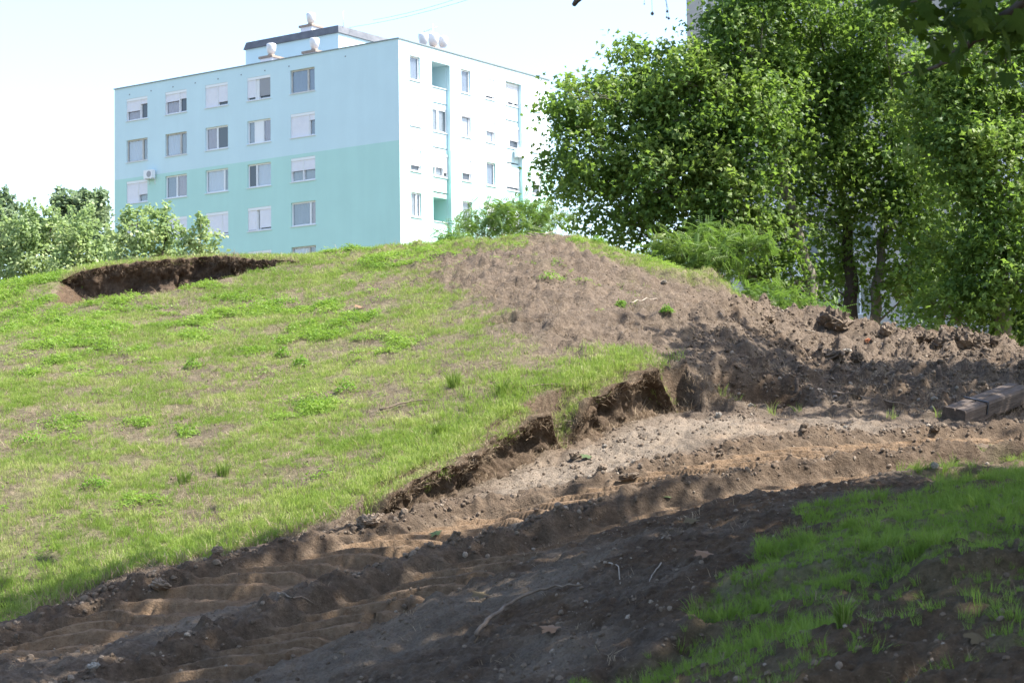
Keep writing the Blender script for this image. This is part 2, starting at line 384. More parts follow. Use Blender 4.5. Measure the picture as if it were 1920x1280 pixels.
def ground_material():
    m = bpy.data.materials.new('soil_and_turf'); m.use_nodes = True; L = m.node_tree.links
    b = m.node_tree.nodes['Principled BSDF']; b.inputs['Roughness'].default_value = .95; b.inputs['Specular IOR Level'].default_value = .12
    tc = nd(m, 'ShaderNodeTexCoord')
    def noise(s, d=5, r=.65):
        n = nd(m, 'ShaderNodeTexNoise'); n.inputs['Scale'].default_value = s; n.inputs['Detail'].default_value = d; n.inputs['Roughness'].default_value = r
        L.new(tc.outputs['Object'], n.inputs['Vector']); return n
    def at_(nm): return nd(m, 'ShaderNodeAttribute', attribute_name=nm)
    def mix(fac, a, c):
        x = nd(m, 'ShaderNodeMix', data_type='RGBA')
        L.new(fac, x.inputs[0]); L.new(a, x.inputs[6]); L.new(c, x.inputs[7]); return x.outputs[2]
    n1 = noise(2.2); n2 = noise(14, 6, .7); n3 = noise(55, 4, .7)
    def two(n, c0, c1, p0=.32, p1=.68):
        r = ramp(m, [(p0, c0), (p1, c1)]); L.new(n.outputs[0], r.inputs[0]); return r.outputs[0]
    soil = two(n2, (.082, .062, .046), (.182, .146, .113))
    humus = two(n2, (.060, .040, .026), (.135, .094, .061))
    sand = two(n2, (.150, .100, .062), (.255, .182, .120))
    grav = two(n3, (.15, .122, .096), (.27, .228, .18), .35, .66)
    turf = two(n2, (.105, .105, .050), (.20, .185, .105))
    c = mix(at_('humus').outputs['Fac'], soil, humus)
    c = mix(at_('gravel').outputs['Fac'], c, grav)
    c = mix(at_('sand').outputs['Fac'], c, sand)
    c = mix(at_('turf').outputs['Fac'], c, turf)
    # pale grains and crumbs
    vo = nd(m, 'ShaderNodeTexVoronoi'); vo.inputs['Scale'].default_value = 26; L.new(tc.outputs['Object'], vo.inputs['Vector'])
    rr = ramp(m, [(.10, (1, 1, 1)), (.17, (0, 0, 0))]); L.new(vo.outputs['Distance'], rr.inputs[0])
    th = nd(m, 'ShaderNodeMath', operation='MULTIPLY'); th.inputs[1].default_value = .14; L.new(rr.outputs[0], th.inputs[0])
    pale = nd(m, 'ShaderNodeRGB'); pale.outputs[0].default_value = (.42, .36, .28, 1)
    c = mix(th.outputs[0], c, pale.outputs[0])
    big = nd(m, 'ShaderNodeMix', data_type='RGBA', blend_type='MULTIPLY'); big.inputs[0].default_value = .8
    br = two(n1, (.62, .61, .61), (1.18, 1.14, 1.10)); L.new(c, big.inputs[6]); L.new(br, big.inputs[7])
    L.new(big.outputs[2], b.inputs['Base Color'])
    ad = nd(m, 'ShaderNodeMath', operation='MULTIPLY_ADD'); ad.inputs[1].default_value = .45
    L.new(n3.outputs[0], ad.inputs[0]); L.new(n2.outputs[0], ad.inputs[2])
    bp = nd(m, 'ShaderNodeBump'); bp.inputs['Strength'].default_value = 1.0; bp.inputs['Distance'].default_value = .05
    L.new(ad.outputs[0], bp.inputs['Height']); L.new(bp.outputs[0], b.inputs['Normal'])
    return m
MAT_G = ground_material()

# ------------------------------------------------------------------ the ground: one sheet, cut into hill, dirt track and the rest
def build_ground():
    ys = [7.0]
    while ys[-1] < 34.2: ys.append(ys[-1] * (1.0034 if ys[-1] < 12.5 else 1.0015 if ys[-1] < 21.5 else 1.0031))
    far_y = []; y = ys[-1]; st = .12
    while y < 3000: y += st; st *= 1.17; far_y.append(y)
    near_y = [7 - v for v in np.cumsum(np.geomspace(.06, 8, 22))][::-1]
    Ys = np.array(near_y + ys + far_y)
    u = np.linspace(-.305, .305, 620); ext = .305 + np.cumsum(np.geomspace(.002, 9, 30))
    U = np.r_[-ext[::-1], u, ext]
    XX = U[None, :] * np.maximum(Ys, 7)[:, None]; YY = np.repeat(Ys[:, None], len(U), 1)
    z, m = terrain(XX, YY)
    g = grass_density(XX, YY, m)
    GRID.update(U=U, Ys=Ys, z=z, g=g, **m)
    drop = m['face']
    nx, ny = len(U), len(Ys)
    V = np.c_[XX.ravel(), YY.ravel(), z.ravel()]
    idx = np.arange(nx * ny).reshape(ny, nx)
    Q = np.c_[idx[:-1, :-1].ravel(), idx[:-1, 1:].ravel(), idx[1:, 1:].ravel(), idx[1:, :-1].ravel()]
    px, py = m['px'], m['py']
    sand = np.clip(1.1 * np.maximum(m['k1'], .8 * m['k2']) + .35 * m['trk'] * sstep(.0, .4, fbm(XX, YY, .8, 3, 120)) * sstep(880, 840, py), 0, 1) * (1 - m['bank'])
    sand = sand * sstep(-.5, 0, fbm(XX, YY, 2.2, 3, 121) + .3)
    e2 = -m['eb']
    gravel = np.clip(sstep(.25, .5, e2) * (1 - sstep(1.3, 2.0, e2)) * sstep(700, 860, px) * (1 - sstep(1500, 1650, px)) * (.35 + .65 * sstep(-.3, .2, fbm(XX, YY, 1.6, 3, 125))) + .55 * m['trk'] * sstep(-.1, .4, fbm(XX, YY, .9, 3, 122)), 0, 1) * (1 - m['bank']) * (1 - np.clip(m['k1'] + m['k2'], 0, 1))
    humus = np.clip(m['bank'] + m['trk'] * (.35 + .65 * sstep(-.2, .2, fbm(XX, YY, 1.1, 3, 123))) * sstep(.0, .9, -seg_dist(XX, YY, R2)[0]) + sstep(.03, .12, m['cut']) + .8 * sstep(.05, .2, m['hol']) + .8 * sstep(.05, .15, m['nick']) + .55 * m['soilR'] * sstep(-.1, .3, fbm(XX, YY, .7, 3, 124)), 0, 1)
    wet = np.maximum(sstep(.26, .36, m['a1']) * (1 - sstep(.6, .8, m['a1'])), sstep(.26, .36, m['a2']) * (1 - sstep(.6, .8, m['a2']))) * m['trk'] * (1 - m['bank'])
    humus = np.maximum(humus, .55 * wet); gravel = gravel * (1 - .8 * wet)
    # cut faces: humus soil, darkened further to paint the brink's shade
    humus = np.maximum(humus, .75 * (1 - sstep(.0, .10, np.abs(m['eb'] - .3))) * drop)
    vals = dict(sand=sand, gravel=gravel, humus=humus, turf=np.clip(g * 1.05, 0, 1))
    fc = lambda A: A[:-1, :-1].ravel()
    isT = (fc(m['eb']) < 0) & (fc(m['bank']) < .5) & (fc(m['far']) < .5) & (fc(YY) > 3)
    isS = (fc(m['eb']) >= 0) & (fc(m['soilR']) > .5) & (fc(m['far']) < .5) & (fc(YY) < 34)
    isH = (fc(m['eb']) >= 0) & ~isS & (fc(m['far']) < .5) & (fc(YY) < 48)
    rest = ~(isT | isS | isH)
    for nm, sel, lab in (('hill', isH, 'grassy earth mound with a bare brown crest'), ('dirt_track', isT | isS, 'rutted dirt track and dug-over soil below the mound'), ('ground', rest, 'shaded grassy bank and the flat ground beyond')):
        q = Q[sel]; used = np.unique(q); mp = np.full(len(V), -1, np.int64); mp[used] = np.arange(len(used))
        me = np_mesh(nm, V[used], [mp[q]], True, {k_: ('POINT', v.ravel()[used]) for k_, v in vals.items()})
        tag(new_obj(nm, me, MAT_G), lab, nm.replace('_', ' '), kind='structure')
build_ground()
def dug_face(name, label, P, s0, s1, seed, amp, taper):
    """crumbly earth face along a brink: spilled foot, hollowed face, turf lip"""
    P = np.array(P); L = np.r_[0, np.cumsum(np.hypot(*np.diff(P, axis=0).T))]
    S = np.arange(s0, s1, .018); x = np.interp(S, L, P[:, 0]); y = np.interp(S, L, P[:, 1])
    kern = np.exp(-np.linspace(-2, 2, 41) ** 2); kern /= kern.sum()
    sm = lambda v: np.convolve(np.pad(v, 20, mode='edge'), kern, 'valid')
    x, y = sm(x), sm(y); tx, ty = np.gradient(x), np.gradient(y); q = np.hypot(tx, ty); tx, ty = sm(tx / q), sm(ty / q)
    nx, ny = ty, -tx                                   # out of the bank
    e = taper(S)
    big = (.32 * fbm(S, S * 0 + seed, .8, 3, seed) + .10 * fbm(S, S * 0, 3.2, 2, seed + 9)) * e
    x = x + nx * big; y = y + ny * big
    zin = gz(x - nx * .50, y - ny * .50); zl = zin + TM(x, y) - TM(x - nx * .5, y - ny * .5) + .02
    zf = np.minimum.reduce([gz(x + nx * t, y + ny * t) for t in (-.05, .15, .34, .5)])
    vs = np.linspace(0, 1, 30); rows = []
    for v in vs:
        zz = zf - .16 + (zl - zf + .16) * v
        off = .27 * (1 - sstep(.05, .34, np.full_like(S, v))) * (.55 + .9 * vnoise(S * 1.5, S * 0, seed + 11)) - .10 * np.exp(-((v - .62) / .22) ** 2) + .05 * sstep(.86, .97, np.full_like(S, v))
        d = amp * fbm(S, zz, 1.7, 3, seed + 1) + amp * .55 * fbm(S, zz, 5.5, 3, seed + 2, .65) + amp * .22 * fbm(S, zz, 19, 2, seed + 3)
        hole = np.clip(fbm(S, zz * .8, 2.4, 3, seed + 4) - .12, 0, 1) * .75 * math.sin(math.pi * min(1, max(0, v))) ** .6
        o_ = (off + d - hole) * e + (1 - e) * -.02
        crumble = .03 * fbm(S, zz, 9, 3, seed + 7)
        rows.append(np.c_[x + nx * o_, y + ny * o_, zz * e + (1 - e) * (zf - .14) + crumble])
    for t in (.06, .14, .24, .36, .50):
        xx, yy = x - nx * t, y - ny * t; w = (t / .5) ** 1.5
        zz = (zl + TM(xx, yy) - TM(x, y)) * (1 - w) + (gz(xx, yy) - .015) * w + .02 * fbm(xx, yy, 6, 3, seed + 8) * (1 - w)
        rows.append(np.c_[xx, yy, zz * e + (1 - e) * np.minimum(zin - .10, zf - .14)])
    V = np.stack(rows); nr, ns = V.shape[:2]; idx = np.arange(nr * ns).reshape(nr, ns)
    Q = np.c_[idx[:-1, :-1].ravel(), idx[:-1, 1:].ravel(), idx[1:, 1:].ravel(), idx[1:, :-1].ravel()]
    hum = np.repeat(np.clip(np.r_[.35 + .5 * vs, [.5, .3, .2, .1, 0]], 0, 1)[:, None], ns, 1) * (.75 + .5 * vnoise(V[..., 0] * 5, V[..., 2] * 5, 7))
    z0 = np.zeros(nr * ns)
    tf = np.repeat(np.r_[np.zeros(len(vs)), [.2, .5, .8, 1, 1]][:, None], ns, 1)
    me = np_mesh(name, V.reshape(-1, 3), [Q], True, {'humus': ('POINT', np.clip(hum, 0, 1).ravel()), 'sand': ('POINT', z0), 'gravel': ('POINT', z0), 'turf': ('POINT', tf.ravel())})
    tag(new_obj(name, me, MAT_G), label, 'earth bank', kind='structure')
    return V
_el = np.r_[0, np.cumsum(np.hypot(*np.diff(np.array(EDGE), axis=0).T))]
_ea, _eb_ = _el[5] + .55, _el[12] + .45
FACE1 = dug_face('cut_bank', 'ragged low earth bank cut into the foot of the mound', EDGE, _ea, _eb_, 150, .17, lambda S: (1 - .75 * np.exp(-((S - _el[10] - .1) / .22) ** 2)) * sstep(_ea, _ea + .5, S) * (1 - sstep(_eb_ - .6, _eb_, S)))
_pl = float(np.hypot(*np.diff(np.array(PITB), axis=0).T).sum())
FACE2 = dug_face('dug_bench', 'dark earth face of the bench dug into the upper left of the mound', PITB, 0, _pl, 170, .15, lambda S: sstep(0, .9, S) * (1 - sstep(_pl - .45, _pl, S)))
# ------------------------------------------------------------------ the pale blue and mint apartment block
YAW = 0.617
KX, KY, ZT1, ZROOF, ZBASE = -6.609, 115.953, 25.484, 26.36, -2.2
DL = (-math.cos(YAW), math.sin(YAW)); DR = (math.sin(YAW), math.cos(YAW))
BROT = math.atan2(DR[1], DR[0])
def plaster(name, c, sc_=.35):
    c0 = tuple(v * .955 for v in c); m = noise_mat(name, c0, c, sc_, .9, .004, 40, 4, .15)
    # rain streaks below sills and roof edge
    L = m.node_tree.links; b = m.node_tree.nodes['Principled BSDF']; src = b.inputs['Base Color'].links[0].from_socket
    tc = nd(m, 'ShaderNodeTexCoord'); mp = nd(m, 'ShaderNodeMapping'); mp.inputs['Scale'].default_value = (.9, .9, .12); L.new(tc.outputs['Object'], mp.inputs[0])
    n = nd(m, 'ShaderNodeTexNoise'); n.inputs['Scale'].default_value = 1.4; n.inputs['Detail'].default_value = 4; L.new(mp.outputs[0], n.inputs['Vector'])
    rr = ramp(m, [(.42, (.90, .91, .92)), (.60, (1, 1, 1))]); L.new(n.outputs[0], rr.inputs[0])
    x = nd(m, 'ShaderNodeMix', data_type='RGBA', blend_type='MULTIPLY'); x.inputs[0].default_value = .22; L.new(src, x.inputs[6]); L.new(rr.outputs[0], x.inputs[7]); L.new(x.outputs[2], b.inputs['Base Color'])
    return m
M_BLUE = plaster('pale_blue_render', (.60, .77, .82)); M_MINT = plaster('mint_render', (.48, .73, .68))
M_WHITE = mat('white_plastic', (.78, .80, .82), .45, .4); M_SHUT = noise_mat('roller_shutter', (.72, .73, .80), (.78, .79, .85), 3, .6)
M_GREYSH = mat('grey_blind', (.34, .35, .38), .6); M_OLD = noise_mat('weathered_frame', (.45, .43, .40), (.62, .61, .58), 6, .7)
M_SILL = mat('sill_metal', (.70, .73, .75), .5); M_DARK = mat('unlit_room_black', (.03, .03, .035), .9)
M_EDGE = mat('roof_edge_metal', (.22, .27, .30), .5); M_FELT = noise_mat('roofing_felt', (.10, .11, .13), (.17, .18, .20), 1.5, .95)
M_ZINC = noise_mat('zinc_sheet', (.55, .56, .58), (.72, .73, .75), 2, .35, spec=.5, ); M_ZINC.node_tree.nodes['Principled BSDF'].inputs['Metallic'].default_value = .15
M_CONC = noise_mat('rusty_concrete_cap', (.24, .19, .16), (.36, .30, .26), 3, .9)
M_GLASS = mat('window_glass', (.05, .06, .075), .04, .7)
M_GLASSG = mat('window_glass_grey', (.09, .105, .12), .08, .6)
def glazing():
    m = bpy.data.materials.new('clear_glazing'); m.use_nodes = True; L = m.node_tree.links; N = m.node_tree.nodes
    gl = nd(m, 'ShaderNodeBsdfGlossy'); gl.inputs['Roughness'].default_value = .03
    tr = nd(m, 'ShaderNodeBsdfTransparent'); tr.inputs[0].default_value = (.96, .975, .98, 1)
    ms = nd(m, 'ShaderNodeMixShader'); ms.inputs[0].default_value = .10; L.new(tr.outputs[0], ms.inputs[1]); L.new(gl.outputs[0], ms.inputs[2]); L.new(ms.outputs[0], N['Material Output'].inputs[0])
    return m
M_CLEAR = glazing()
M_CURT = {'pink': mat('pink_curtain', (.30, .22, .25), .9), 'grey': mat('grey_curtain', (.22, .24, .27), .9), 'white': mat('white_curtain', (.46, .48, .54), .9), 'blue': mat('blue_net_curtain', (.15, .18, .24), .9)}

block = empty('apartment_block', (KX, KY, 0), BROT)
tag(block, 'pale blue and mint panel apartment block with flat roof beyond the mound', 'building')
def lp(face, a, d, z): return (d, a, z) if face == 'L' else (a, d, z)
def lbox(mb, face, a0, a1, d0, d1, z0, z1, mi=0):
    p = lp(face, min(a0, a1), min(d0, d1), z0); q = lp(face, max(a0, a1), max(d0, d1), z1); mb.box(p, q, mi)
def wall_with_openings(face, width, z0, z1, ops, zsplit):
    As = sorted({0.0, width} | {round(v, 3) for o in ops for v in o[:2]}); Zs = sorted({z0, z1, zsplit} | {round(v, 3) for o in ops for v in o[2:4]})
    mb = MB()
    for i in range(len(As) - 1):
        for j in range(len(Zs) - 1):
            ca, cz = (As[i] + As[i + 1]) / 2, (Zs[j] + Zs[j + 1]) / 2
            if any(o[0] < ca < o[1] and o[2] < cz < o[3] for o in ops): continue
            mi = 0 if cz > zsplit else 1
            mb.add([lp(face, As[i], 0, Zs[j]), lp(face, As[i + 1], 0, Zs[j]), lp(face, As[i + 1], 0, Zs[j + 1]), lp(face, As[i], 0, Zs[j + 1])], [(0, 1, 2, 3)], mi)
    for (a0, a1, zb, zt, dep) in ops:
        segs = [(zb, zt)] if not (zb < zsplit < zt) else [(zb, zsplit), (zsplit, zt)]
        for (s0, s1) in segs:
            mi = 0 if (s0 + s1) / 2 > zsplit else 1
            for a in (a0, a1): mb.add([lp(face, a, 0, s0), lp(face, a, dep, s0), lp(face, a, dep, s1), lp(face, a, 0, s1)], [(0, 1, 2, 3)], mi)
        mb.add([lp(face, a0, 0, zt), lp(face, a1, 0, zt), lp(face, a1, dep, zt), lp(face, a0, dep, zt)], [(0, 1, 2, 3)], 0 if zt > zsplit else 1)
        mb.add([lp(face, a0, 0, zb), lp(face, a1, 0, zb), lp(face, a1, dep, zb), lp(face, a0, dep, zb)], [(0, 1, 2, 3)], 0 if zb > zsplit else 1)
    return mb
def window(face, a0, a1, zb, zt, bays, box=True, old=False, curt=None, sill=True, base=0.0, sillw=.06):
    W = a1 - a0; qa = (lambda q: a1 - q * W) if face == 'L' else (lambda q: a0 + q * W)
    fm = M_OLD if old else M_WHITE
    mb = MB(); ft = .055; d0, d1 = base + .10, base + .17
    tot = sum(b[0] for b in bays); q = 0; panes = []; shut = []; curts = []
    lbox(mb, face, qa(0), qa(1), d0, d1, zb, zb + ft); lbox(mb, face, qa(0), qa(1), d0, d1, zt - ft, zt)
    lbox(mb, face, qa(0), qa(ft / W), d0 + .002, d1 - .002, zb + ft, zt - ft); lbox(mb, face, qa(1), qa(1 - ft / W), d0 + .002, d1 - .002, zb + ft, zt - ft)
    for i, b in enumerate(bays):
        w = b[0] / tot; drop = b[1]; kind = b[2] if len(b) > 2 else None
        e0 = q + (ft * 1.0 / W if i == 0 else ft * .7 / W); e1 = q + w - (ft * 1.0 / W if i == len(bays) - 1 else ft * .7 / W)
        if i: lbox(mb, face, qa(q - ft * .7 / W), qa(q + ft * .7 / W), d0 - .008, d1 - .004, zb + ft, zt - ft)
        panes.append((e0, e1, kind)); shut.append((q, q + w, drop, kind))
        q += w
    wo = mb.build('window', fm, block)
    for (e0, e1, kind) in panes:
        p = MB(); zz0, zz1 = zb + ft, zt - ft
        if kind == 'panel':
            lbox(p, face, qa(e0), qa(e1), d0 + .01, d0 + .05, zz0, zz1); p.build('panel', M_WHITE, wo); continue
        # sash of the casement
        s = MB(); st = .035
        lbox(s, face, qa(e0), qa(e1), d0 + .012, d1 - .012, zz0, zz0 + st); lbox(s, face, qa(e0), qa(e1), d0 + .012, d1 - .012, zz1 - st, zz1)
        lbox(s, face, qa(e0), qa(e0 + st / W), d0 + .014, d1 - .014, zz0 + st, zz1 - st); lbox(s, face, qa(e1), qa(e1 - st / W), d0 + .014, d1 - .014, zz0 + st, zz1 - st)
        s.build('sash', fm, wo)
        ck = kind if kind in M_CURT else curt
        gm = M_CLEAR if ck else (M_GLASSG if kind == 'greyglass' else M_GLASS)
        lbox(p, face, qa(e0 + st / W), qa(e1 - st / W), d1 - .03, d1 - .022, zz0 + st, zz1 - st)
        p.build('pane', gm, wo)
        if ck:
            n = 26; V = []; Fs = []
            for k in range(n + 1):
                qq = e0 + .12 * (e1 - e0) * (1 if kind is None else 0) + (e1 - e0) * (.88 if kind is None else 1) * k / n; dd = d1 + .03 + .018 * math.sin(k * 1.9) + .012 * math.sin(k * .7)
                V += [lp(face, qa(qq), dd, zz0), lp(face, qa(qq), dd, zz1)]
            for k in range(n): Fs.append((2 * k, 2 * k + 2, 2 * k + 3, 2 * k + 1))
            c = MB(); c.add(V, Fs, 0, True); c.build('curtain', M_CURT[ck], wo)
    r = MB(); lbox(r, face, a0, a1, base + .42, base + .45, zb, zt); r.build('unlit_room_sheet', M_DARK, wo)  # near-black sheet painted as the unlit room behind the glass
    if box:
        b = MB(); lbox(b, face, a0 + .01, a1 - .01, base + .015, base + .10, zt - .17, zt - .004); b.build('shutter_box', M_WHITE, wo)
    for (q0, q1, drop, kind) in shut:
        if drop <= 0: continue
        top = zt - (.17 if box else .02); bot = top - (top - zb - .03) * drop
        V = []; Fs = []; n = max(2, int((top - bot) / .055))
        for k in range(n + 1):
            zz = top - (top - bot) * k / n
            V += [lp(face, qa(q0 + .02), base + .062, zz), lp(face, qa(q1 - .02), base + .062, zz)]
            if k < n: V += [lp(face, qa(q0 + .02), base + .050, zz - (top - bot) / n * .5), lp(face, qa(q1 - .02), base + .050, zz - (top - bot) / n * .5)]
        for k in range(len(V) // 2 - 1): Fs.append((2 * k, 2 * k + 1, 2 * k + 3, 2 * k + 2))
        s = MB(); s.add(V, Fs, 0); lbox(s, face, qa(q0 + .015), qa(q1 - .015), base + .045, base + .075, bot - .03, bot); s.build('shutter', M_GREYSH if kind == 'grey_shutter' else M_SHUT, wo)
        for (u0, u1) in ((q0 + .004, q0 + .018), (q1 - .004, q1 - .018)):
            g = MB(); lbox(g, face, qa(u0), qa(u1), base + .035, base + .098, zb, zt - .02); g.build('shutter_rail', M_WHITE, wo)
    if sill:
        s = MB(); lbox(s, face, a0 - sillw, a1 + sillw, base - .06, base - .002, zb - .045, zb - .005); lbox(s, face, a0 + .002, a1 - .002, base - .002, base + .10, zb + .002, zb + .012); s.build('sill', M_SILL, wo)
    return wo

colsL = [(21.5, 23.5), (17.85, 19.83), (14.15, 16.16), (10.44, 12.45), (6.72, 8.75)]
WH = 1.5
ZSPLIT = 20.11
opsL = [(a, b, ZT1 - 2.8 * r - WH, ZT1 - 2.8 * r, .5) for r in range(6) for (a, b) in colsL]
WL, WR = 24.65, 16.19
wall_with_openings('L', WL, ZBASE, ZROOF - .06, opsL, ZSPLIT).build('gable_wall', [M_BLUE, M_MINT], block)
specL = {
 (0,0): dict(bays=[(.66,.52,'pink'),(.34,.22)]), (0,1): dict(bays=[(.66,.36,'pink'),(.34,.3)]), (0,2): dict(bays=[(.55,1),(.45,.8)]),
 (0,3): dict(bays=[(.42,.84),(.16,0,'panel'),(.58,.84,'grey_shutter')]), (0,4): dict(bays=[(.70,0,'blue'),(.30,0,'blue')], box=False, old=True),
 (1,0): dict(bays=[(.74,0,'white'),(.26,0,'grey')], box=False, old=True), (1,1): dict(bays=[(.68,0,'white'),(.32,0,'grey')], box=False, old=True),
 (1,2): dict(bays=[(.5,0,'pink'),(.5,0,'greyglass')], box=False), (1,3): dict(bays=[(.30,0,'grey'),(.34,0,'panel'),(.36,0,'pink')], box=False), (1,4): dict(bays=[(.75,1),(.25,.25,'blue')]),
 (2,0): dict(bays=[(.56,1),(.44,.6,'grey')]), (2,1): dict(bays=[(.5,0,'blue'),(.5,0,'pink')], box=False), (2,2): dict(bays=[(.8,0,'white'),(.2,0,'grey')], box=False),
 (2,3): dict(bays=[(.36,0),(.64,0,'white')], box=False), (2,4): dict(bays=[(.5,.48,'grey'),(.5,.48,'grey')]),
 (3,0): dict(bays=[(.5,1),(.5,1)]), (3,1): dict(bays=[(.45,1),(.55,1)]), (3,2): dict(bays=[(.72,.93),(.28,.9)]), (3,3): dict(bays=[(.38,.93),(.12,0),(.5,.87)]), (3,4): dict(bays=[(.76,0,'blue'),(.24,0,'pink')], box=False),
 (4,4): dict(bays=[(.7,0,'white'),(.3,0,'grey')], box=False, old=True)}
for r in range(6):
    for c, (a, b) in enumerate(colsL):
        s = specL.get((r, c), dict(bays=[(.55, .9), (.45, .7)]))
        window('L', a, b, ZT1 - 2.8 * r - WH, ZT1 - 2.8 * r, **s)
# sunny front with its two loggia bays
colsR = {'A': (1.08, 2.09), 'C': (6.28, 7.26), 'D': (8.89, 9.85), 'F': (14.02, 15.03)}
LOG = {'L': (3.26, 5.12), 'E': (11.09, 12.9)}
opsR = [(a, b, ZT1 - 2.8 * r - WH, ZT1 - 2.8 * r, .5) for r in range(6) for (a, b) in colsR.values()]
opsR += [(a, b, ZBASE + 2.8, ZT1, .28) for (a, b) in LOG.values()]
wall_with_openings('R', WR, ZBASE, ZROOF - .06, opsR, ZSPLIT).build('front_wall', [M_BLUE, M_MINT], block)
dr_ = {('A',0): [(1,0,'blue')], ('A',1): [(1,1)], ('A',2): [(1,.72)], ('A',3): [(.62,0,'grey'),(.38,0,'blue')], ('C',0): [(1,0,'blue')], ('C',1): [(1,.02,'white')], ('C',2): [(1,.62)], ('C',3): [(1,0,'grey')],
       ('D',0): [(1,.84)], ('D',1): [(1,.45,'white')], ('D',2): [(1,0,'blue')], ('F',0): [(1,1)], ('F',1): [(1,1)]}
for r in range(6):
    for kx, (a, b) in colsR.items():
        bays = dr_.get((kx, r), [(1, .5)])
        window('R', a, b, ZT1 - 2.8 * r - WH, ZT1 - 2.8 * r, bays, box=bays[0][1] > 0)
for kx, (a, b) in LOG.items():
    for r in range(9):
        zt = ZT1 - 2.8 * r; zb = zt - WH; up = zt > ZSPLIT + .3; mm = M_BLUE if up else M_MINT
        p = MB(); lbox(p, 'R', a, b - .02, .26, .36, zb - .95, zb - .03); p.build('balcony_parapet', mm, block)
        p = MB(); lbox(p, 'R', a, b, .20, .34, zb - .03, zb + .012); p.build('parapet_cap', M_SILL, block)
        p = MB(); lbox(p, 'R', a, b, .275, .36, zb - 1.3, zb - 1.03); p.build('floor_edge', mm, block)
        p = MB(); lbox(p, 'R', a, b, .36, 1.6, zb - 1.2, zb - 1.05); p.build('balcony_floor', mm, block)
        p = MB(); lbox(p, 'R', a + .003, a + .05, .285, 1.6, zb - 1.05, zt + .1); lbox(p, 'R', b - .05, b - .003, .285, 1.6, zb - 1.05, zt + .1); lbox(p, 'R', a, b, 1.6, 1.66, zb - 1.05, zt + .1); lbox(p, 'R', a, b, .283, 1.6, zt + .002, zt + .10); p.build('loggia_lining', mm, block)
        openl = (kx == 'L' and r in (0, 3, 4)) or r > 5
        if openl:
            d = MB(); lbox(d, 'R', a + .06, a + .075, .5, 1.3, zb - 1, zt - .1); d.build('balcony_door', M_GLASSG, block)
            if r == 0:
                rl = MB()
                for k in range(13): lbox(rl, 'R', a + .1 + k * .135, a + .115 + k * .135, 1.50, 1.515, zb - .4, zb + .55)
                rl.build('drying_rack', M_SILL, block)
        else:
            bays = {('L',1): [(.5,0,'grey'),(.5,0,'grey')], ('L',2): [(.3,.55),(.45,.55,'grey'),(.25,.75)], ('E',0): [(.3,.82),(.4,.82),(.3,.82)], ('E',1): [(.38,1),(.62,.6)], ('E',2): [(1,.82)]}.get((kx, r), [(.5, .6), (.5, .6)])
            window('R', a + .02, b - .02, zb, zt - .02, bays, box=r != 1 or kx == 'E', base=.20, sill=False)
# roof slab with metal edge, other two walls
mb = MB(); mb.box((-.06, -.06, ZROOF - .06), (WR + .06, WL + .06, ZROOF)); mb.build('roof_edge', M_EDGE, block)
mb = MB(); mb.box((.25, .25, ZROOF - .3), (WR - .25, WL - .25, ZROOF + .012)); mb.build('roof', M_FELT, block)
mb = MB(); mb.box((WR - .2, .01, ZBASE), (WR - .003, WL, ZROOF - .07)); mb.box((.01, WL - .2, ZBASE), (WR - .21, WL - .003, ZROOF - .07)); mb.build('rear_wall', M_BLUE, block)
for k in range(9):
    m_ = MB(); s_ = 23.2 - k * 2.05 if k < 8 else 4.2
    for s_, in [(s_,)]: m_.box((-.012, s_ - .05, ZROOF - .62), (.02, s_ + .05, ZROOF - .54))
    m_.build('vent_hole', M_EDGE, block)
def on_plane(px, axis, c):
    """position along the other local axis where the plane (axis=c) is seen in picture column px"""
    lo, hi = -5.0, 45.0
    f = lambda t: proj(np.float64(KX + (DR[0] * c + DL[0] * t if axis == 'x' else DR[0] * t + DL[0] * c)), np.float64(KY + (DR[1] * c + DL[1] * t if axis == 'x' else DR[1] * t + DL[1] * c)), np.float64(ZROOF))[0] - px
    sgn = f(lo) > 0
    for _ in range(60):
        mid = (lo + hi) / 2
        if (f(mid) > 0) == sgn: lo = mid
        else: hi = mid
    return lo
def wz(x, y, px, py):
    X = KX + DR[0] * x + DL[0] * y; Y = KY + DR[1] * x + DL[1] * y
    return float(at(px, py, Y)[2])
# lift house on the roof
HX = 6.0
h0, h1 = on_plane(635, 'x', HX), on_plane(461, 'x', HX)
hz = wz(HX, h0, 635, 47)
HD = on_plane(738, 'y', h0) - HX
mb = MB(); mb.box((HX, h0, ZROOF), (HX + HD, h1, hz - .52)); mb.build('lift_house_wall', M_BLUE, block)
mb = MB(); e_ = .12
mb.add([(HX - e_, h0 - e_, hz - .52), (HX + HD + e_, h0 - e_, hz - .52), (HX + HD + e_, h1 + e_, hz - .52), (HX - e_, h1 + e_, hz - .52), (HX + .05, h0 + .05, hz), (HX + HD, h0 + .05, hz), (HX + HD, h1, hz), (HX + .05, h1, hz)],
       [(0,3,2,1),(4,5,6,7),(0,1,5,4),(1,2,6,5),(2,3,7,6),(3,0,4,7)]); mb.build('lift_house_roof', M_FELT, block)
sw = on_plane(536, 'x', HX), on_plane(556, 'x', HX)
mb = MB(); mb.box((HX - .02, sw[1], ZROOF + .1), (HX + .02, sw[0], ZROOF + 1.25)); wo_ = mb.build('lift_house_window', M_WHITE, block)
mb = MB(); mb.box((HX - .03, sw[1] + .12, ZROOF + .2), (HX - .022, sw[0] - .12, ZROOF + 1.1)); mb.build('pane', M_GLASSG, wo_)
tw = on_plane(655, 'y', h0), on_plane(668, 'y', h0)
mb = MB(); mb.box((tw[0], h0 - .02, ZROOF + .2), (tw[1], h0 + .02, hz - .8)); wo_ = mb.build('lift_house_door', M_SHUT, block)
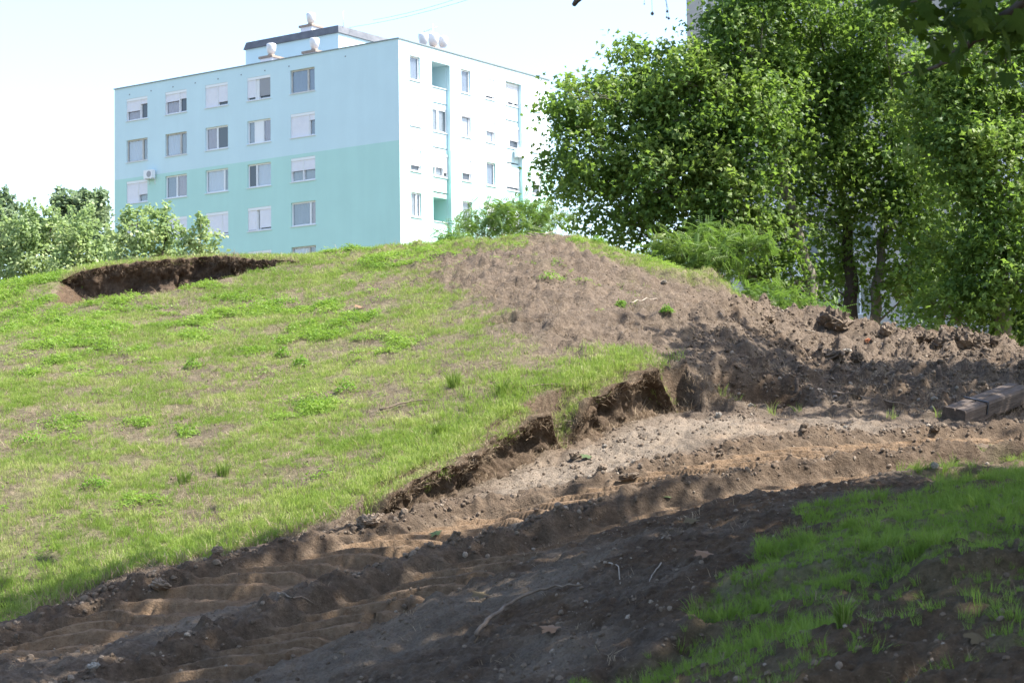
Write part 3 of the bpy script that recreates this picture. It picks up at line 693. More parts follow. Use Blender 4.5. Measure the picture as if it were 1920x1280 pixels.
def ventilator(x, y, zb, sc_, base=True):
    v = empty('roof_ventilator', (x, y, 0), 0, block)
    m_ = MB(); m_.lathe((0, 0, zb), [(.36 * sc_, 0), (.36 * sc_, .10 * sc_), (.44 * sc_, .14 * sc_), (.54 * sc_, .55 * sc_), (.58 * sc_, .9 * sc_), (.57 * sc_, 1.12 * sc_), (.51 * sc_, 1.22 * sc_), (.34 * sc_, 1.26 * sc_)], 20); m_.build('cowl', M_ZINC, v)
    if base:
        m_ = MB(); m_.lathe((0, 0, zb - .2), [(.62 * sc_, 0), (.34 * sc_, .2), (.31 * sc_, .26)], 12); m_.build('collar', M_CONC, v)
        m_ = MB(); m_.box((-.6, -.6, zb - .34), (.6, .6, zb - .2)); m_.build('cap_slab', M_CONC, v)
        m_ = MB(); m_.box((-.5, -.5, min(zb - 1.0, ZROOF + .015) if zb < ZROOF + 3 else hz - .02), (.5, .5, zb - .34)); m_.build('shaft', M_SHUT, v)
for (px, py, inset) in ((509, 102, 2.6), (590, 92, 2.6)):
    s_ = on_plane(px, 'x', inset); ventilator(inset, s_, wz(inset, s_, px, py), .56)
s_ = on_plane(584, 'x', HX + 2); ventilator(HX + 2, s_, wz(HX + 2, s_, 584, 44), .56)
for (px, py) in ((794, 84), (813, 87), (831, 89)):
    t_ = on_plane(px, 'y', 2.2); ventilator(t_, 2.2, wz(t_, 2.2, px, py), .56 if px != 813 else .64, px == 813)
t_ = on_plane(812, 'y', 3.0)
mast = empty('antenna_mast', (KX + DR[0] * t_ + DL[0] * 3, KY + DR[1] * t_ + DL[1] * 3, ZROOF))
tag(mast, 'thin aerial mast with a small box beside three ventilators on the roof', 'antenna')
m_ = MB(); m_.tube([(0, 0, 0), (0, 0, 2.6)], .05, 6); m_.build('pole', M_ZINC, mast)
m_ = MB(); m_.box((-.12, -.1, 1.35), (.12, .1, 1.65)); m_.build('junction_box', M_SILL, mast)
m_ = MB(); m_.tube([(-.6, .1, 2.1), (.3, -.1, 2.4)], .02, 5)
for k in range(4): m_.tube([(-.5 + .22 * k, -.2, 2.15 + .07 * k), (-.5 + .22 * k, .35, 2.15 + .07 * k)], .012, 4)
m_.build('aerial', M_ZINC, mast)
rod = MB(); hp = (KX + DR[0] * HX + DL[0] * h0, KY + DR[1] * HX + DL[1] * h0)
rod.tube([(hp[0] + .3, hp[1] + .4, hz - .05), (hp[0] + .3, hp[1] + .4, hz + 1.0)], .02, 5)
tag(rod.build('lightning_rod', M_ZINC), 'slim lightning rod at the corner of the lift house roof', 'rod')
for k, (pa, pb_) in enumerate((((655, 52), (1010, -46)), ((700, 38), (1000, -58)))):
    A_ = at(*pa, 128); B_ = at(*pb_, 100)
    P_ = [Vector(A_) * (1 - t) + Vector(B_) * t - Vector((0, 0, 1.1 * 4 * t * (1 - t) * .3)) for t in np.linspace(0, 1, 9)]
    w_ = MB(); w_.tube(P_, .014, 5)
    tag(w_.build('overhead_cable', M_EDGE), ('lower' if k == 0 else 'upper') + ' of two thin cables rising from the lift house roof', 'cable')
def air_conditioner(face, a, z, base, label):
    t = empty('air_conditioner', (KX, KY, 0), BROT); tag(t, label, 'air conditioner', 'outdoor units on the block')
    m_ = MB(); lbox(m_, face, a, a + .8, base - .42, base - .12, z, z + .56); m_.build('casing', M_WHITE, t)
    p = lp(face, a + .3, base - .425, z + .28); ring = []
    m_ = MB(); n = 20
    V = [lp(face, a + .3, base - .427, z + .28)] + [lp(face, a + .3 + .21 * math.cos(6.2832 * k / n), base - .427, z + .28 + .21 * math.sin(6.2832 * k / n)) for k in range(n)]
    m_.add(V, [(0, 1 + k, 1 + (k + 1) % n) for k in range(n)]); m_.build('fan_grille', M_GREYSH, t)
    for aa in (a + .1, a + .66):
        m_ = MB(); lbox(m_, face, aa, aa + .04, base - .42, base, z - .05, z - .003); lbox(m_, face, aa + .002, aa + .038, base - .04, base, z - .35, z - .052); m_.build('bracket', M_SILL, t)
air_conditioner('L', 20.65, ZT1 - 5.6 - .05, 0, 'white air conditioner on the mint gable wall of the apartment block')
air_conditioner('R', 12.2, ZT1 - 2.8 - 2.05, .26, 'white air conditioner below a loggia on the sunlit front')

# ------------------------------------------------------------------ the grey block behind the plane trees
M_PANEL = noise_mat('grey_panel', (.40, .38, .37), (.47, .45, .43), .4, .9); M_PANEL_SHADE = noise_mat('grey_panel_shaded', (.34, .36, .42), (.40, .42, .47), .4, .9)  # side panels: same grey made darker and bluer, shade put into the colour
B2 = at(1293, 300, 92)
blk2 = empty('grey_apartment_block', (B2[0], B2[1], 0), BROT - math.radians(90) - math.radians(18))
tag(blk2, 'tall grey apartment block half hidden behind the plane trees', 'building')
H2, W2 = 31.0, 27.0
cols2 = [(3.0 + 3.3 * k, 5.0 + 3.3 * k) for k in range(7)]
rows2 = [1.0 + 2.8 * r for r in range(10)]
ops2 = [(a, b, z, z + 1.5, .25) for (a, b) in cols2 for z in rows2]
w2 = wall_with_openings('R', W2, ZBASE, H2, ops2, H2 + 1)
w2.build('front_wall', [M_PANEL, M_PANEL], blk2)
m_ = MB(); m_.box((.003, .02, ZBASE), (.3, 14, H2)); m_.build('side_wall', M_PANEL_SHADE, blk2)
m_ = MB(); m_.box((.31, .3, H2 - .2), (W2, 14, H2 + .3)); m_.build('roof', M_FELT, blk2)
for a in (1.3, 2.3): 
    m_ = MB(); m_.box((a, -.12, ZBASE), (a + .22, -.004, H2)); m_.build('pilaster', M_WHITE, blk2)
wmf = None
for (a, b) in cols2:
    for z in rows2:
        if wmf is None:
            mf = MB(); W_ = b - a
            mf.box((0, .16, 0), (W_, .22, .06)); mf.box((0, .16, 1.44), (W_, .22, 1.5)); mf.box((0, .162, .06), (.06, .218, 1.44)); mf.box((W_ - .06, .162, .06), (W_, .218, 1.44)); mf.box((W_ * .5 - .04, .158, .06), (W_ * .5 + .04, .219, 1.44))
            wmf = mf.mesh('window'); wmf.materials.append(M_WHITE)
            mp_ = MB(); mp_.box((.05, .19, .05), (W_ - .05, .2, 1.45)); wmp = mp_.mesh('pane'); wmp.materials.append(M_GLASS)
            ms_ = MB(); ms_.box((-.3, -.9, -1.05), (W_ + .3, -.84, -.1)); ms_.box((-.3, -.84, -1.1), (W_ + .3, -.003, -1.0)); wms = ms_.mesh('balcony'); wms.materials.append(M_SHUT)
        w = bpy.data.objects.new('window', wmf); COL.objects.link(w); w.parent = blk2; w.location = (a, 0, z)
        p = bpy.data.objects.new('pane', wmp); COL.objects.link(p); p.parent = w
        if int(a * 10) % 4 == 3:
            s = bpy.data.objects.new('balcony', wms); COL.objects.link(s); s.parent = w
# ------------------------------------------------------------------ trees
M_BARK = noise_mat('plane_bark', (.085, .075, .060), (.26, .235, .19), 3.5, .9, .02, 9, stretch=(1, 1, .35))
M_BARKD = noise_mat('dark_bark', (.045, .036, .028), (.10, .082, .065), 5, .9, .01, 14)
M_LEAF = leaf_mat('plane_leaves', [(0, (.042, .088, .020)), (.5, (.098, .165, .036)), (.88, (.172, .232, .054)), (1, (.22, .26, .07))], .44, (.29, .47, .06), .5, .25)
M_LEAFN = leaf_mat('plane_leaves_shade_dark', [(0, (.012, .024, .004)), (.5, (.024, .046, .007)), (.96, (.050, .075, .010)), (1, (.16, .065, .02))], .30, (.12, .20, .01), .7, .08)  # plane leaves darkened: the crown's shade is put into their colour
M_LEAFP = leaf_mat('pale_maple_leaves', [(0, (.15, .225, .10)), (.5, (.27, .36, .16)), (1, (.46, .50, .25))], .45, (.38, .52, .16), .5, .35)
M_LEAFB = leaf_mat('bluish_poplar_leaves', [(0, (.10, .155, .09)), (.6, (.18, .25, .14)), (1, (.30, .36, .21))], .40, (.30, .42, .18), .5, .35)
M_LOC = leaf_mat('locust_leaflets', [(0, (.050, .100, .020)), (.6, (.092, .165, .030)), (1, (.18, .23, .05))], .40, (.22, .38, .05), .5, .3)

def leaf_plane(detail=False):
    tips = [(-.42, .10, .0), (-.50, .52, 0), (0, 1.0, 0), (.50, .52, 0), (.42, .10, 0)]
    out = [(0, 0)]
    nots = [(-.27, .36), (-.20, .58), (.20, .58), (.27, .36)]
    pts = [(0, 0), (-.42, .06), nots[0], (-.54, .55), nots[1], (0, 1.0), nots[2], (.54, .55), nots[3], (.42, .06)]
    if detail:
        pts = [(-.10, .0), (-.30, -.06), (-.47, .10), (-.36, .18), (-.30, .33), (-.44, .40), (-.60, .58), (-.42, .60), (-.34, .70), (-.19, .60), (-.20, .74), (-.10, .82), (0, 1.04), (.10, .82), (.20, .74), (.19, .60), (.34, .70), (.42, .60), (.60, .58), (.44, .40), (.30, .33), (.36, .18), (.47, .10), (.30, -.06), (.10, 0)]
    V = [(0, .30, .0)] + [(x, y, -.22 * abs(x) - .10 * max(0, y - .5)) for x, y in pts]
    n = len(pts); Fs = [(0, 1 + k, 2 + k) for k in range(n - 1)] + [(0, n, 1)]
    return np.array(V), np.array(Fs)
LP, LPD = leaf_plane(), leaf_plane(True)
LP6 = (np.array([(0, .3, .03), (0, 0, 0), (-.5, .42, -.10), (-.17, .52, -.02), (0, 1, -.08), (.17, .52, -.02), (.5, .42, -.10)]), np.array([(0, 1, 2), (0, 2, 3), (0, 3, 4), (0, 4, 5), (0, 5, 6), (0, 6, 1)]))
LQ = (np.array([(-.32, .25, -.05), (0, 0, 0), (.32, .25, -.05), (.28, .65, -.04), (0, 1, -.05), (-.28, .65, -.04)]), np.array([(1, 2, 3), (1, 3, 4), (1, 4, 5), (1, 5, 0)]))
def scatter_leaves(C, N, size, tmpl, r, hang=.5):
    """C (n,3) leaf bases, N (n,3) leaf normals -> vertices, faces, per-face value"""
    n = len(C); V0, F0 = tmpl
    N = N / np.linalg.norm(N, axis=1, keepdims=True)
    A = r.normal(size=(n, 3)); A[:, 2] -= hang
    A = A - N * (A * N).sum(1, keepdims=True); A /= np.linalg.norm(A, axis=1, keepdims=True) + 1e-9
    B = np.cross(A, N)
    sz = np.asarray(size)[:, None, None] if np.ndim(size) else size
    P = (V0[None, :, 0, None] * B[:, None] + V0[None, :, 1, None] * A[:, None] + V0[None, :, 2, None] * N[:, None]) * sz + C[:, None]
    Fv = (F0[None] + (np.arange(n) * len(V0))[:, None, None]).reshape(-1, 3)
    cl_ = vnoise(C[:, 0] * 1.5 + C[:, 2] * .6, C[:, 1] * 1.1 + C[:, 2] * 1.5, 5)
    val = np.repeat(np.clip(.55 * r.beta(2.2, 2.2, n) + .75 * cl_ - .18, 0, 1), len(F0))
    return P.reshape(-1, 3), Fv, val
def crown_points(blobs, per, r, spread=.30, fill=.55, cl=9, shoots=5, upr=.6, sl=1.45):
    """leaf bases gathered on twigs spread through each blob of the crown"""
    Cs, Ns, tips = [], [], []
    for (c, rad) in blobs:
        c = np.array(c); rad = np.array(rad); k = max(4, int(per * rad[0] * rad[2] / cl))
        d = r.normal(size=(k, 3)); d /= np.linalg.norm(d, axis=1, keepdims=True)
        rr = r.random(k) ** fill
        T = c + d * rr[:, None] * rad
        tips.append(T)
        m = r.integers(int(cl * .5), int(cl * 1.5) + 1, k)
        idx = np.repeat(np.arange(k), m)
        off = r.normal(size=(len(idx), 3)) * spread * np.array([1, 1, .7])
        off += d[idx] * spread * .6
        Cs.append(T[idx] + off)
        Nn = d[idx] * .5 + np.array([0, 0, .55]) + r.normal(size=(len(idx), 3)) * .7
        Ns.append(Nn)
        for q in range(shoots):
            dv = r.normal(size=3) * .7; dv[2] = abs(dv[2]) * .5 + upr; dv /= np.linalg.norm(dv)
            L_ = r.uniform(.9, sl); nn = max(6, int(per * rad[0] * rad[2] * .045))
            tt = r.uniform(.55, 1.0, nn) ** .8 * L_
            Cs.append(c + dv * tt[:, None] * rad + r.normal(size=(nn, 3)) * spread * (1.25 - tt[:, None] / L_) * .9)
            Ns.append(dv * .2 + np.array([0, 0, .6]) + r.normal(size=(nn, 3)) * .7)
    return np.concatenate(Cs), np.concatenate(Ns), tips
def bend(a, b, r, sag=.12, n=6):
    a = Vector(a); b = Vector(b); L = (b - a).length; P = []
    j1 = Vector(r.normal(size=3)) * L * .05; upb = Vector((0, 0, L * sag))
    for k in range(n + 1):
        t = k / n; w = 4 * t * (1 - t)
        P.append(a.lerp(b, t) + j1 * w + upb * w * .6 * (1 - t))
    return P
def tree(name, label, cat, trunk, blobs, leaf, size, tmpl, bark, seed, r0=.2, per=90, spread=.3, group=None, twigs=3, fill=.55, cl=9, shoots=9, upr=.6, sl=1.5):
    r = np.random.default_rng(seed); base = Vector(trunk[0])
    t = empty(name, base); tag(t, label, cat, group)
    loc = lambda p: Vector(p) - base
    mb = MB(); n = len(trunk); P = [loc(p) for p in trunk]
    fine = []
    for i in range(n - 1):
        for k in range(4): fine.append(P[i].lerp(P[i + 1], k / 4) + Vector(r.normal(size=3)) * r0 * .18 * (1 if i or k else 0))
    fine.append(P[-1]); fine[0].z -= .35
    R = [r0 * (1.25 if k == 0 else 1) * (1 - .72 * k / (len(fine) - 1)) for k in range(len(fine))]
    mb.tube(fine, R, 10); mb.build('trunk', bark, t)
    C, N, tips = crown_points(blobs, per, r, spread, fill, cl, shoots, upr, sl)
    bm_ = MB()
    for (c, rad), T in zip(blobs, tips):
        c_ = loc(c)
        cand = [q for q in range(2, len(fine)) if fine[q].z < c_.z - .25 * (Vector((c_.x, c_.y, 0)) - Vector((fine[q].x, fine[q].y, 0))).length]
        q = cand[-1] if cand else 2
        st = fine[q]; L = (c_ - st).length; rb = min(R[q] * .6, .018 * L + .02)
        Pb = bend(st, c_, r); bm_.tube(Pb, [rb * (1 - .75 * k / (len(Pb) - 1)) for k in range(len(Pb))], 6)
        for k in range(min(twigs, len(T))):
            e = loc(T[r.integers(len(T))]); s_ = Pb[r.integers(2, len(Pb))]
            Pt = bend(s_, e, r, .05, 4); bm_.tube(Pt, [rb * .28, rb * .24, rb * .18, rb * .13, rb * .08], 5)
    bm_.build('branches', bark, t)
    sz = size * (0.65 + .6 * r.random(len(C)))
    V, Fv, val = scatter_leaves(C - np.array(base), N, sz, tmpl, r)
    new_obj('crown', np_mesh('crown', V, [Fv], False, {'r': ('FACE', val)}), leaf, t)
    return t
def pxblobs(L, Y, seed, zs=1.0, dj=1.0, dd=.8):
    r = np.random.default_rng(seed); o = []
    for (x, y, rp) in L:
        d = Y + r.uniform(-dj, dj); rad = rp * d / F_PX
        o.append((at(x, y, d), (rad, rad * dd, rad * zs)))
    return o
def pxline(L, Y): return [tuple(at(x, y, Y)) for (x, y) in L]
def base_on_ground(L, Y):
    p = at(L[0][0], L[0][1], Y); g = float(gz(p[0], Y)[0]); return [(p[0], Y, g)] + pxline(L[1:], Y)

PLANE = 'plane trees behind the mound'
tree('plane_tree', 'leftmost plane tree, its crown reaching in front of the sunlit block front', 'tree', base_on_ground([(1430,700),(1420,560),(1370,460),(1300,330),(1240,200)], 45.5),
     pxblobs([(1050,235,42),(1052,330,45),(1075,180,30),(1105,200,55),(1115,290,75),(1120,385,62),(1180,125,42),(1185,190,62),(1200,265,85),(1210,355,90),(1190,430,55),(1270,430,80),(1280,330,85),(1250,180,60)], 45.5, 1), M_LEAF, .148, LP6, M_BARK, 11, .20, 1450, .26, PLANE, 5, .6, 24)
tree('plane_tree', 'tall plane tree with a slanting trunk behind the locust bushes', 'tree', base_on_ground([(1540,720),(1525,560),(1495,430),(1465,320),(1430,150)], 45.2),
     pxblobs([(1315,140,52),(1310,225,90),(1250,120,36),(1275,150,44),(1385,60,80),(1375,165,95),(1385,295,95),(1360,395,85),(1440,215,85),(1440,-30,90),(1370,50,40),(1330,470,60),(1420,460,60),(1470,440,45),(1480,510,38),(1440,530,40),(1290,290,60),(1330,340,70)], 45.0, 2), M_LEAF, .148, LP6, M_BARK, 12, .21, 1450, .26, PLANE, 5, .6, 24)
tree('plane_tree', 'plane tree with the straight dark trunk in the middle of the grove', 'tree', base_on_ground([(1600,720),(1597,600),(1588,460),(1578,350),(1556,200)], 46.8),
     pxblobs([(1450,150,70),(1640,40,60),(1580,90,70),(1480,90,80),(1480,330,75),(1530,190,90),(1545,285,80),(1525,10,80),(1600,180,75),(1610,310,60),(1600,360,45),(1590,420,42),(1510,400,35),(1610,480,40),(1550,470,40),(1560,545,34),(1500,550,30)], 46.5, 3), M_LEAF, .148, LP6, M_BARKD, 13, .22, 1400, .26, PLANE, 5, .6, 24)
tree('plane_tree', 'plane tree with a pale leaning trunk right of the dark trunk', 'tree', base_on_ground([(1630,720),(1640,610),(1652,480),(1660,370),(1690,230)], 46.6),
     pxblobs([(1760,300,70),(1650,160,60),(1780,480,60),(1660,40,70),(1720,180,70),(1700,330,70),(1655,530,32),(1740,400,85),(1720,490,75),(1690,560,42),(1640,290,38),(1650,390,34),(1675,250,40)], 46, 4), M_LEAF, .148, LP6, M_BARK, 14, .17, 1400, .26, PLANE, 5, .6, 24)
tree('plane_tree', 'dense plane tree with foliage down to the ground at the right edge', 'tree', base_on_ground([(1880,720),(1875,560),(1865,400),(1850,200),(1840,50)], 42),
     pxblobs([(1745,240,66),(1765,170,66),(1850,220,95),(1790,290,85),(1890,330,105),(1850,430,100),(1810,520,85),(1910,520,105),(1770,590,50),(1870,620,75),(1930,100,110),(1810,120,85),(1990,250,120),(1990,450,120),(1730,610,35),(1930,640,60)], 42, 5), M_LEAF, .148, LP6, M_BARK, 15, .22, 1450, .26, PLANE, 5, .6, 24)

PALE = 'pale young trees left of the block'
def small_tree(label, spots, Y, seed, leaf, group, foot, size=.125, per=1500, cat='tree', name='young_tree'):
    top = min(spots, key=lambda s: s[1])
    tree(name, label, cat, base_on_ground([(foot, 620), (foot, 560), ((foot + top[0]) / 2, 500), (top[0], top[1] + 5)], Y), pxblobs([(x, y, rp * .85) for (x, y, rp) in spots], Y, seed, 1.25, .8), leaf, size, LQ, M_BARKD, seed, .10, per, .12, group, 3, .6, 10, 9, 1.6, 2.0)
small_tree('pale bushy tree filling the left edge behind the mound', [(20,470,45),(60,440,38),(10,520,45),(70,500,48),(100,450,38),(115,500,42),(95,420,22),(40,455,30),(85,465,34),(130,455,26),(50,500,40)], 66, 21, M_LEAFP, PALE, 60)
small_tree('pale tree between the bluish trees and the mint wall', [(150,440,34),(160,490,40),(125,480,35),(200,470,28),(185,510,36),(165,415,20),(205,500,30),(215,485,24),(140,505,40)], 64, 22, M_LEAFP, PALE, 160)
small_tree('pale yellow-green tree in front of the block corner', [(238,440,24),(225,475,34),(262,450,26),(250,490,36),(240,410,14),(258,408,10)], 60, 23, M_LEAFP, PALE, 242)
small_tree('pale yellow-green tree with a rounded double top before the mint gable', [(290,430,26),(312,430,24),(290,470,34),(320,475,30),(282,405,12),(312,400,11),(300,500,36)], 60, 24, M_LEAFP, PALE, 300)
small_tree('pale yellow-green tree with one narrow spire before the mint gable', [(378,440,17),(376,415,9),(350,470,26),(385,475,26),(408,465,16),(345,448,14),(370,500,30)], 59, 25, M_LEAFP, PALE, 372)
POP = 'bluish trees far left'
small_tree('bluish green tree cut by the left edge of the view', [(0,400,24),(-20,420,40),(18,430,24),(0,460,45),(28,400,10),(8,370,10)], 82, 26, M_LEAFB, POP, -5, .2)
small_tree('bluish green feathery tree with several pointed tops', [(112,366,9),(105,378,10),(122,395,20),(108,410,18),(140,400,24),(148,385,12),(160,380,14),(165,410,28),(187,380,14),(186,405,22),(140,440,36),(180,445,30),(192,370,8)], 80, 27, M_LEAFB, POP, 150, .2)
small_tree('low bluish green tree between the two taller bluish trees', [(45,415,12),(60,425,16),(75,440,20),(48,450,24),(62,410,7)], 84, 28, M_LEAFB, POP, 55, .2)

# ---- locust bushes with feathery leaves
def frond():
    V = []; Fs = []
    for k in range(9):
        t = .12 + .88 * k / 8
        for s in (-1, 1):
            x0 = 0; y0 = t; o = len(V); w = .075; l = .19 * (1 - .35 * abs(t - .5))
            V += [(x0, y0, -.25 * t * t), (s * l * .5, y0 - w * .6 + .04, -.25 * t * t - .02), (s * l, y0 + .05, -.25 * t * t - .05), (s * l * .5, y0 + w * .6 + .04, -.25 * t * t - .02)]
            Fs += [(o, o + 1, o + 2), (o, o + 2, o + 3)]
    o = len(V); V += [(-.008, 0, 0), (.008, 0, 0), (0, 1.0, -.25)]; Fs.append((o, o + 1, o + 2))
    return np.array(V), np.array(Fs)
FROND = frond()
def locust(label, stem, blobs, Y, seed, per=1700, size=.25):
    tree('locust_bush', label, 'bush', base_on_ground(stem, Y), pxblobs([(x, y, rp * .82) for (x, y, rp) in blobs], Y, seed, .8, .6), M_LOC, size, FROND, M_BARKD, seed, .05, per, .13, 'young locust bushes on the mound', 5, .5, 6, 8, .5, 2.0)
locust('locust bush rising behind the crest before the sunlit block front', [(960,520),(955,440),(950,410)], [(900,415,28),(935,395,24),(960,410,34),(1000,405,32),(1035,415,26),(925,430,30),(1000,432,36),(880,430,14)], 37, 31)
locust('small locust shoot just left of the bush on the crest', [(850,500),(850,460),(848,452)], [(838,456,13),(858,452,11),(872,460,10)], 36, 32)
locust('arching locust bush on the right shoulder of the mound', [(1330,600),(1330,520),(1335,470)], [(1255,465,30),(1290,480,34),(1325,445,24),(1335,480,40),(1375,460,32),(1405,465,24),(1290,510,30),(1360,505,32),(1430,460,14),(1240,490,18)], 35, 33, 1800)
locust('low locust bush behind the dug soil lip', [(1460,680),(1462,600),(1465,570)], [(1410,560,26),(1450,560,32),(1490,575,34),(1420,590,34),(1530,590,26),(1470,600,38),(1560,590,16)], 34.5, 34, 1800)

# ---- the trees that shade the foreground; the first one's lowest boughs hang into the view
shade_blobs = lambda L: [((x, y - .234 * (z + .9 if y < 21 else z - 1), z), (rr, rr, rr * .62)) for (x, y, z, rr) in L]
def shade_tree(label, trunk, L, seed, per=400):
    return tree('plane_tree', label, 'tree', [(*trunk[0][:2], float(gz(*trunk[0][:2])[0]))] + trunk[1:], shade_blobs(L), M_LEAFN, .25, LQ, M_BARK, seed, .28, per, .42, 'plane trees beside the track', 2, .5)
ta = shade_tree('plane tree over the track whose leafy boughs hang into the top right corner', [(6.6, 9.5), (6.4, 9.6, 2.5), (5.8, 10, 5), (5.2, 10.5, 8)],
    [(2.2,11.5,6.6,1.7),(4.2,10.6,6.5,1.4),(5.6,12.6,7.6,1.5),(3.4,13.6,7.2,1.5),(1.3,13.3,7.6,1.3),(5.2,14.6,7.6,1.4),(7.2,13.2,7,1.9),(7.0,10.4,6.2,1.8),(2.8,15.2,8.3,1.6),(4.6,16.1,8.6,1.6),(0.2,11.9,7.4,1.1),(0.4,15.0,8.2,1.0),(1.6,18.2,8.2,1.2),(3.2,18.5,8.1,1.2),(3.0,17.0,8.2,1.3),(5.0,9.0,6.0,1.6),(3.4,8.4,5.2,1.2),(6.4,8.8,6.6,1.7),(5.6,18.4,8.4,1.2),(4.4,18.2,8.3,1.0),(6.2,15.9,7.8,1.5),(7.8,14.0,7.2,1.7),(6.0,14.0,7.0,1.5),(8.0,8.4,5.8,1.6),(6.6,12,6.6,1.2)], 41)
shade_tree('plane tree right of the track, out of view beyond the near bank', [(10.4, 13.5), (10.2, 13.6, 3), (9.5, 14, 6), (8.8, 14.2, 9)],
    [(8.6,14.6,6.4,1.9),(7.0,16.4,7.2,1.8),(9.4,16.6,7.4,2.0),(10.8,15,7,1.9),(8.3,17.6,8.2,1.5),(7.2,18.8,8.3,1.2),(6.4,17.7,8.4,1.3),(10.4,17.4,7.2,1.6),(9.6,13.2,6.6,1.8),(8.4,10.2,6.4,1.7),(8.6,12,6.8,1.7),(9.2,8.8,6.2,1.6),(10.4,11.2,6.4,1.7),(11.4,16.6,6.8,1.6)], 42)
shade_tree('plane tree out of view right of the dug soil', [(13.6, 26), (13.4, 26, 3), (12.8, 25.9, 6), (12.2, 25.8, 9)],
    [(9.6,26.6,7.2,1.6),(11.4,25.8,6.6,1.7),(13.2,26.2,6.4,1.8),(11.6,28.0,7.4,1.7),(13.6,28.4,7.0,1.8),(8.6,27.4,8.2,1.4),(10.0,28.4,8.4,1.3),(14.8,27.0,7.0,1.8),(7.6,26.4,8.4,1.0),(15.4,29,6.6,1.6),(10.4,24.6,7.4,1.2),(11.8,24.4,7,1.4),(9.2,25.2,7.6,1.1),(7.9,25.2,8.2,1.1)], 43)
# leafy sprays of the first tree that are in view
r = np.random.default_rng(55); tb = Vector(ta.location)
sprays = [(1690,22,42,13),(1745,40,50,17),(1805,30,55,20),(1860,45,60,24),(1905,70,55,20),(1890,125,40,9),(1800,85,45,11),(1740,85,28,5),(1785,130,30,6),(1690,158,12,1),(1722,150,18,3),(1905,20,60,18),(1500,-14,30,9),(1545,-18,30,8),(1246,2,10,2),(1470,-12,20,5),(1960,60,60,14),(1850,90,60,12),(1780,60,60,14),(1830,0,60,16),(1640,8,26,7),(1600,-8,22,5)]
Cs, Ns, Ss = [], [], []
for (x, y, rp, n) in sprays:
    for k in range(max(1, int(n * .75))):
        dpt = 8.6 + r.uniform(-.7, .9); an = r.uniform(0, 6.283); rr = rp * math.sqrt(r.random())
        Cs.append(at(x + rr * math.cos(an), y + rr * math.sin(an) - 25, dpt)); Ns.append((r.normal() * .7, -.55 + r.normal() * .5, .65 + r.normal() * .45)); Ss.append(.08 + .045 * r.random())
V, Fv, val = scatter_leaves(np.array(Cs) - np.array(tb), np.array(Ns), np.array(Ss), LPD, r, 1.6)
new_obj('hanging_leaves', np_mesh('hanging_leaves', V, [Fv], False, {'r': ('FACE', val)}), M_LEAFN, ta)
def bough(L, Y, r0, r1):
    P = [Vector(at(x, y, Y + .25 * i)) - tb for i, (x, y) in enumerate(L)]
    Q = []
    for i in range(len(P) - 1):
        for k in range(4): Q.append(P[i].lerp(P[i + 1], k / 4) + Vector(r.normal(size=3)) * .008)
    Q.append(P[-1]); m_ = MB(); m_.tube(Q, list(np.linspace(r0, r1, len(Q))), 7); m_.build('bough', M_BARKD, ta)
bough([(2300,-260),(2050,-110),(1950,-20),(1860,50),(1790,105),(1745,128),(1690,140)], 8.0, .035, .004)
bough([(2050,-110),(1900,-60),(1800,-10),(1700,5)], 8.4, .02, .004)
bough([(1950,-20),(1910,60),(1885,120)], 8.3, .012, .004)
bough([(1860,50),(1810,70),(1800,120)], 8.5, .008, .003)
bough([(1700,-120),(1400,-90),(1150,-60),(1094,-12),(1077,8)], 9.0, .022, .014)
bough([(1400,-90),(1300,-50),(1250,-22)], 9.0, .01, .004)
bough([(1800,-10),(1600,-60),(1500,-40)], 8.6, .012, .004)
for (x0, y0, x1, y1, d) in ((1219,-20,1223,26,7),(1246,-5,1251,22,5),(1248,0,1250,33,4),(1249,0,1254,35,5),(1206,-10,1208,8,3)):
    A_, B_ = Vector(at(x0, y0, 9.2)) - tb, Vector(at(x1, y1, 9.2)) - tb; rad = d * .5 * 9.2 / F_PX
    m_ = MB(); m_.lathe(B_, [(rad * .3, -rad), (rad * .8, -rad * .6), (rad, 0), (rad * .8, rad * .6), (rad * .3, rad)], 10); sb = m_.build('seed_ball', M_BARKD, ta)
    m_ = MB(); m_.tube([A_, A_.lerp(B_, .5) + Vector((.003, 0, 0)), B_], .0012, 4); m_.build('stalk', M_BARKD, sb)

# ------------------------------------------------------------------ grass, weeds, straw and crumbs strewn over the ground
lib = bpy.data.collections.new('strewn_pieces')
def lib_obj(lst, name, V, Fs, material):
    me = bpy.data.meshes.new(name); me.from_pydata([tuple(map(float, v)) for v in V], [], [tuple(map(int, f)) for f in Fs]); me.materials.append(material); me.update()
    o = bpy.data.objects.new(name, me); lst.append(o)
def tuft(r, n, h0, h1, spread, w, lean):
    V = []; Fs = []
    for k in range(n):
        a = r.uniform(0, 6.283); q = spread * math.sqrt(r.random()); x, y = q * math.cos(a), q * math.sin(a)
        h = r.uniform(h0, h1); b = a + r.normal() * .8; l = lean * h * r.uniform(.3, 1.3); dx, dy = math.cos(b), math.sin(b); f = r.uniform(0, 3.1416); sx, sy = math.cos(f) * w, math.sin(f) * w
        o = len(V)
        V += [(x - sx, y - sy, -.02), (x + sx, y + sy, -.02), (x + dx * l * .35 + sx * .8, y + dy * l * .35 + sy * .8, h * .6), (x + dx * l * .35 - sx * .8, y + dy * l * .35 - sy * .8, h * .6), (x + dx * l, y + dy * l, h)]
        Fs += [(o, o + 1, o + 2, o + 3), (o + 3, o + 2, o + 4)]
    return V, Fs
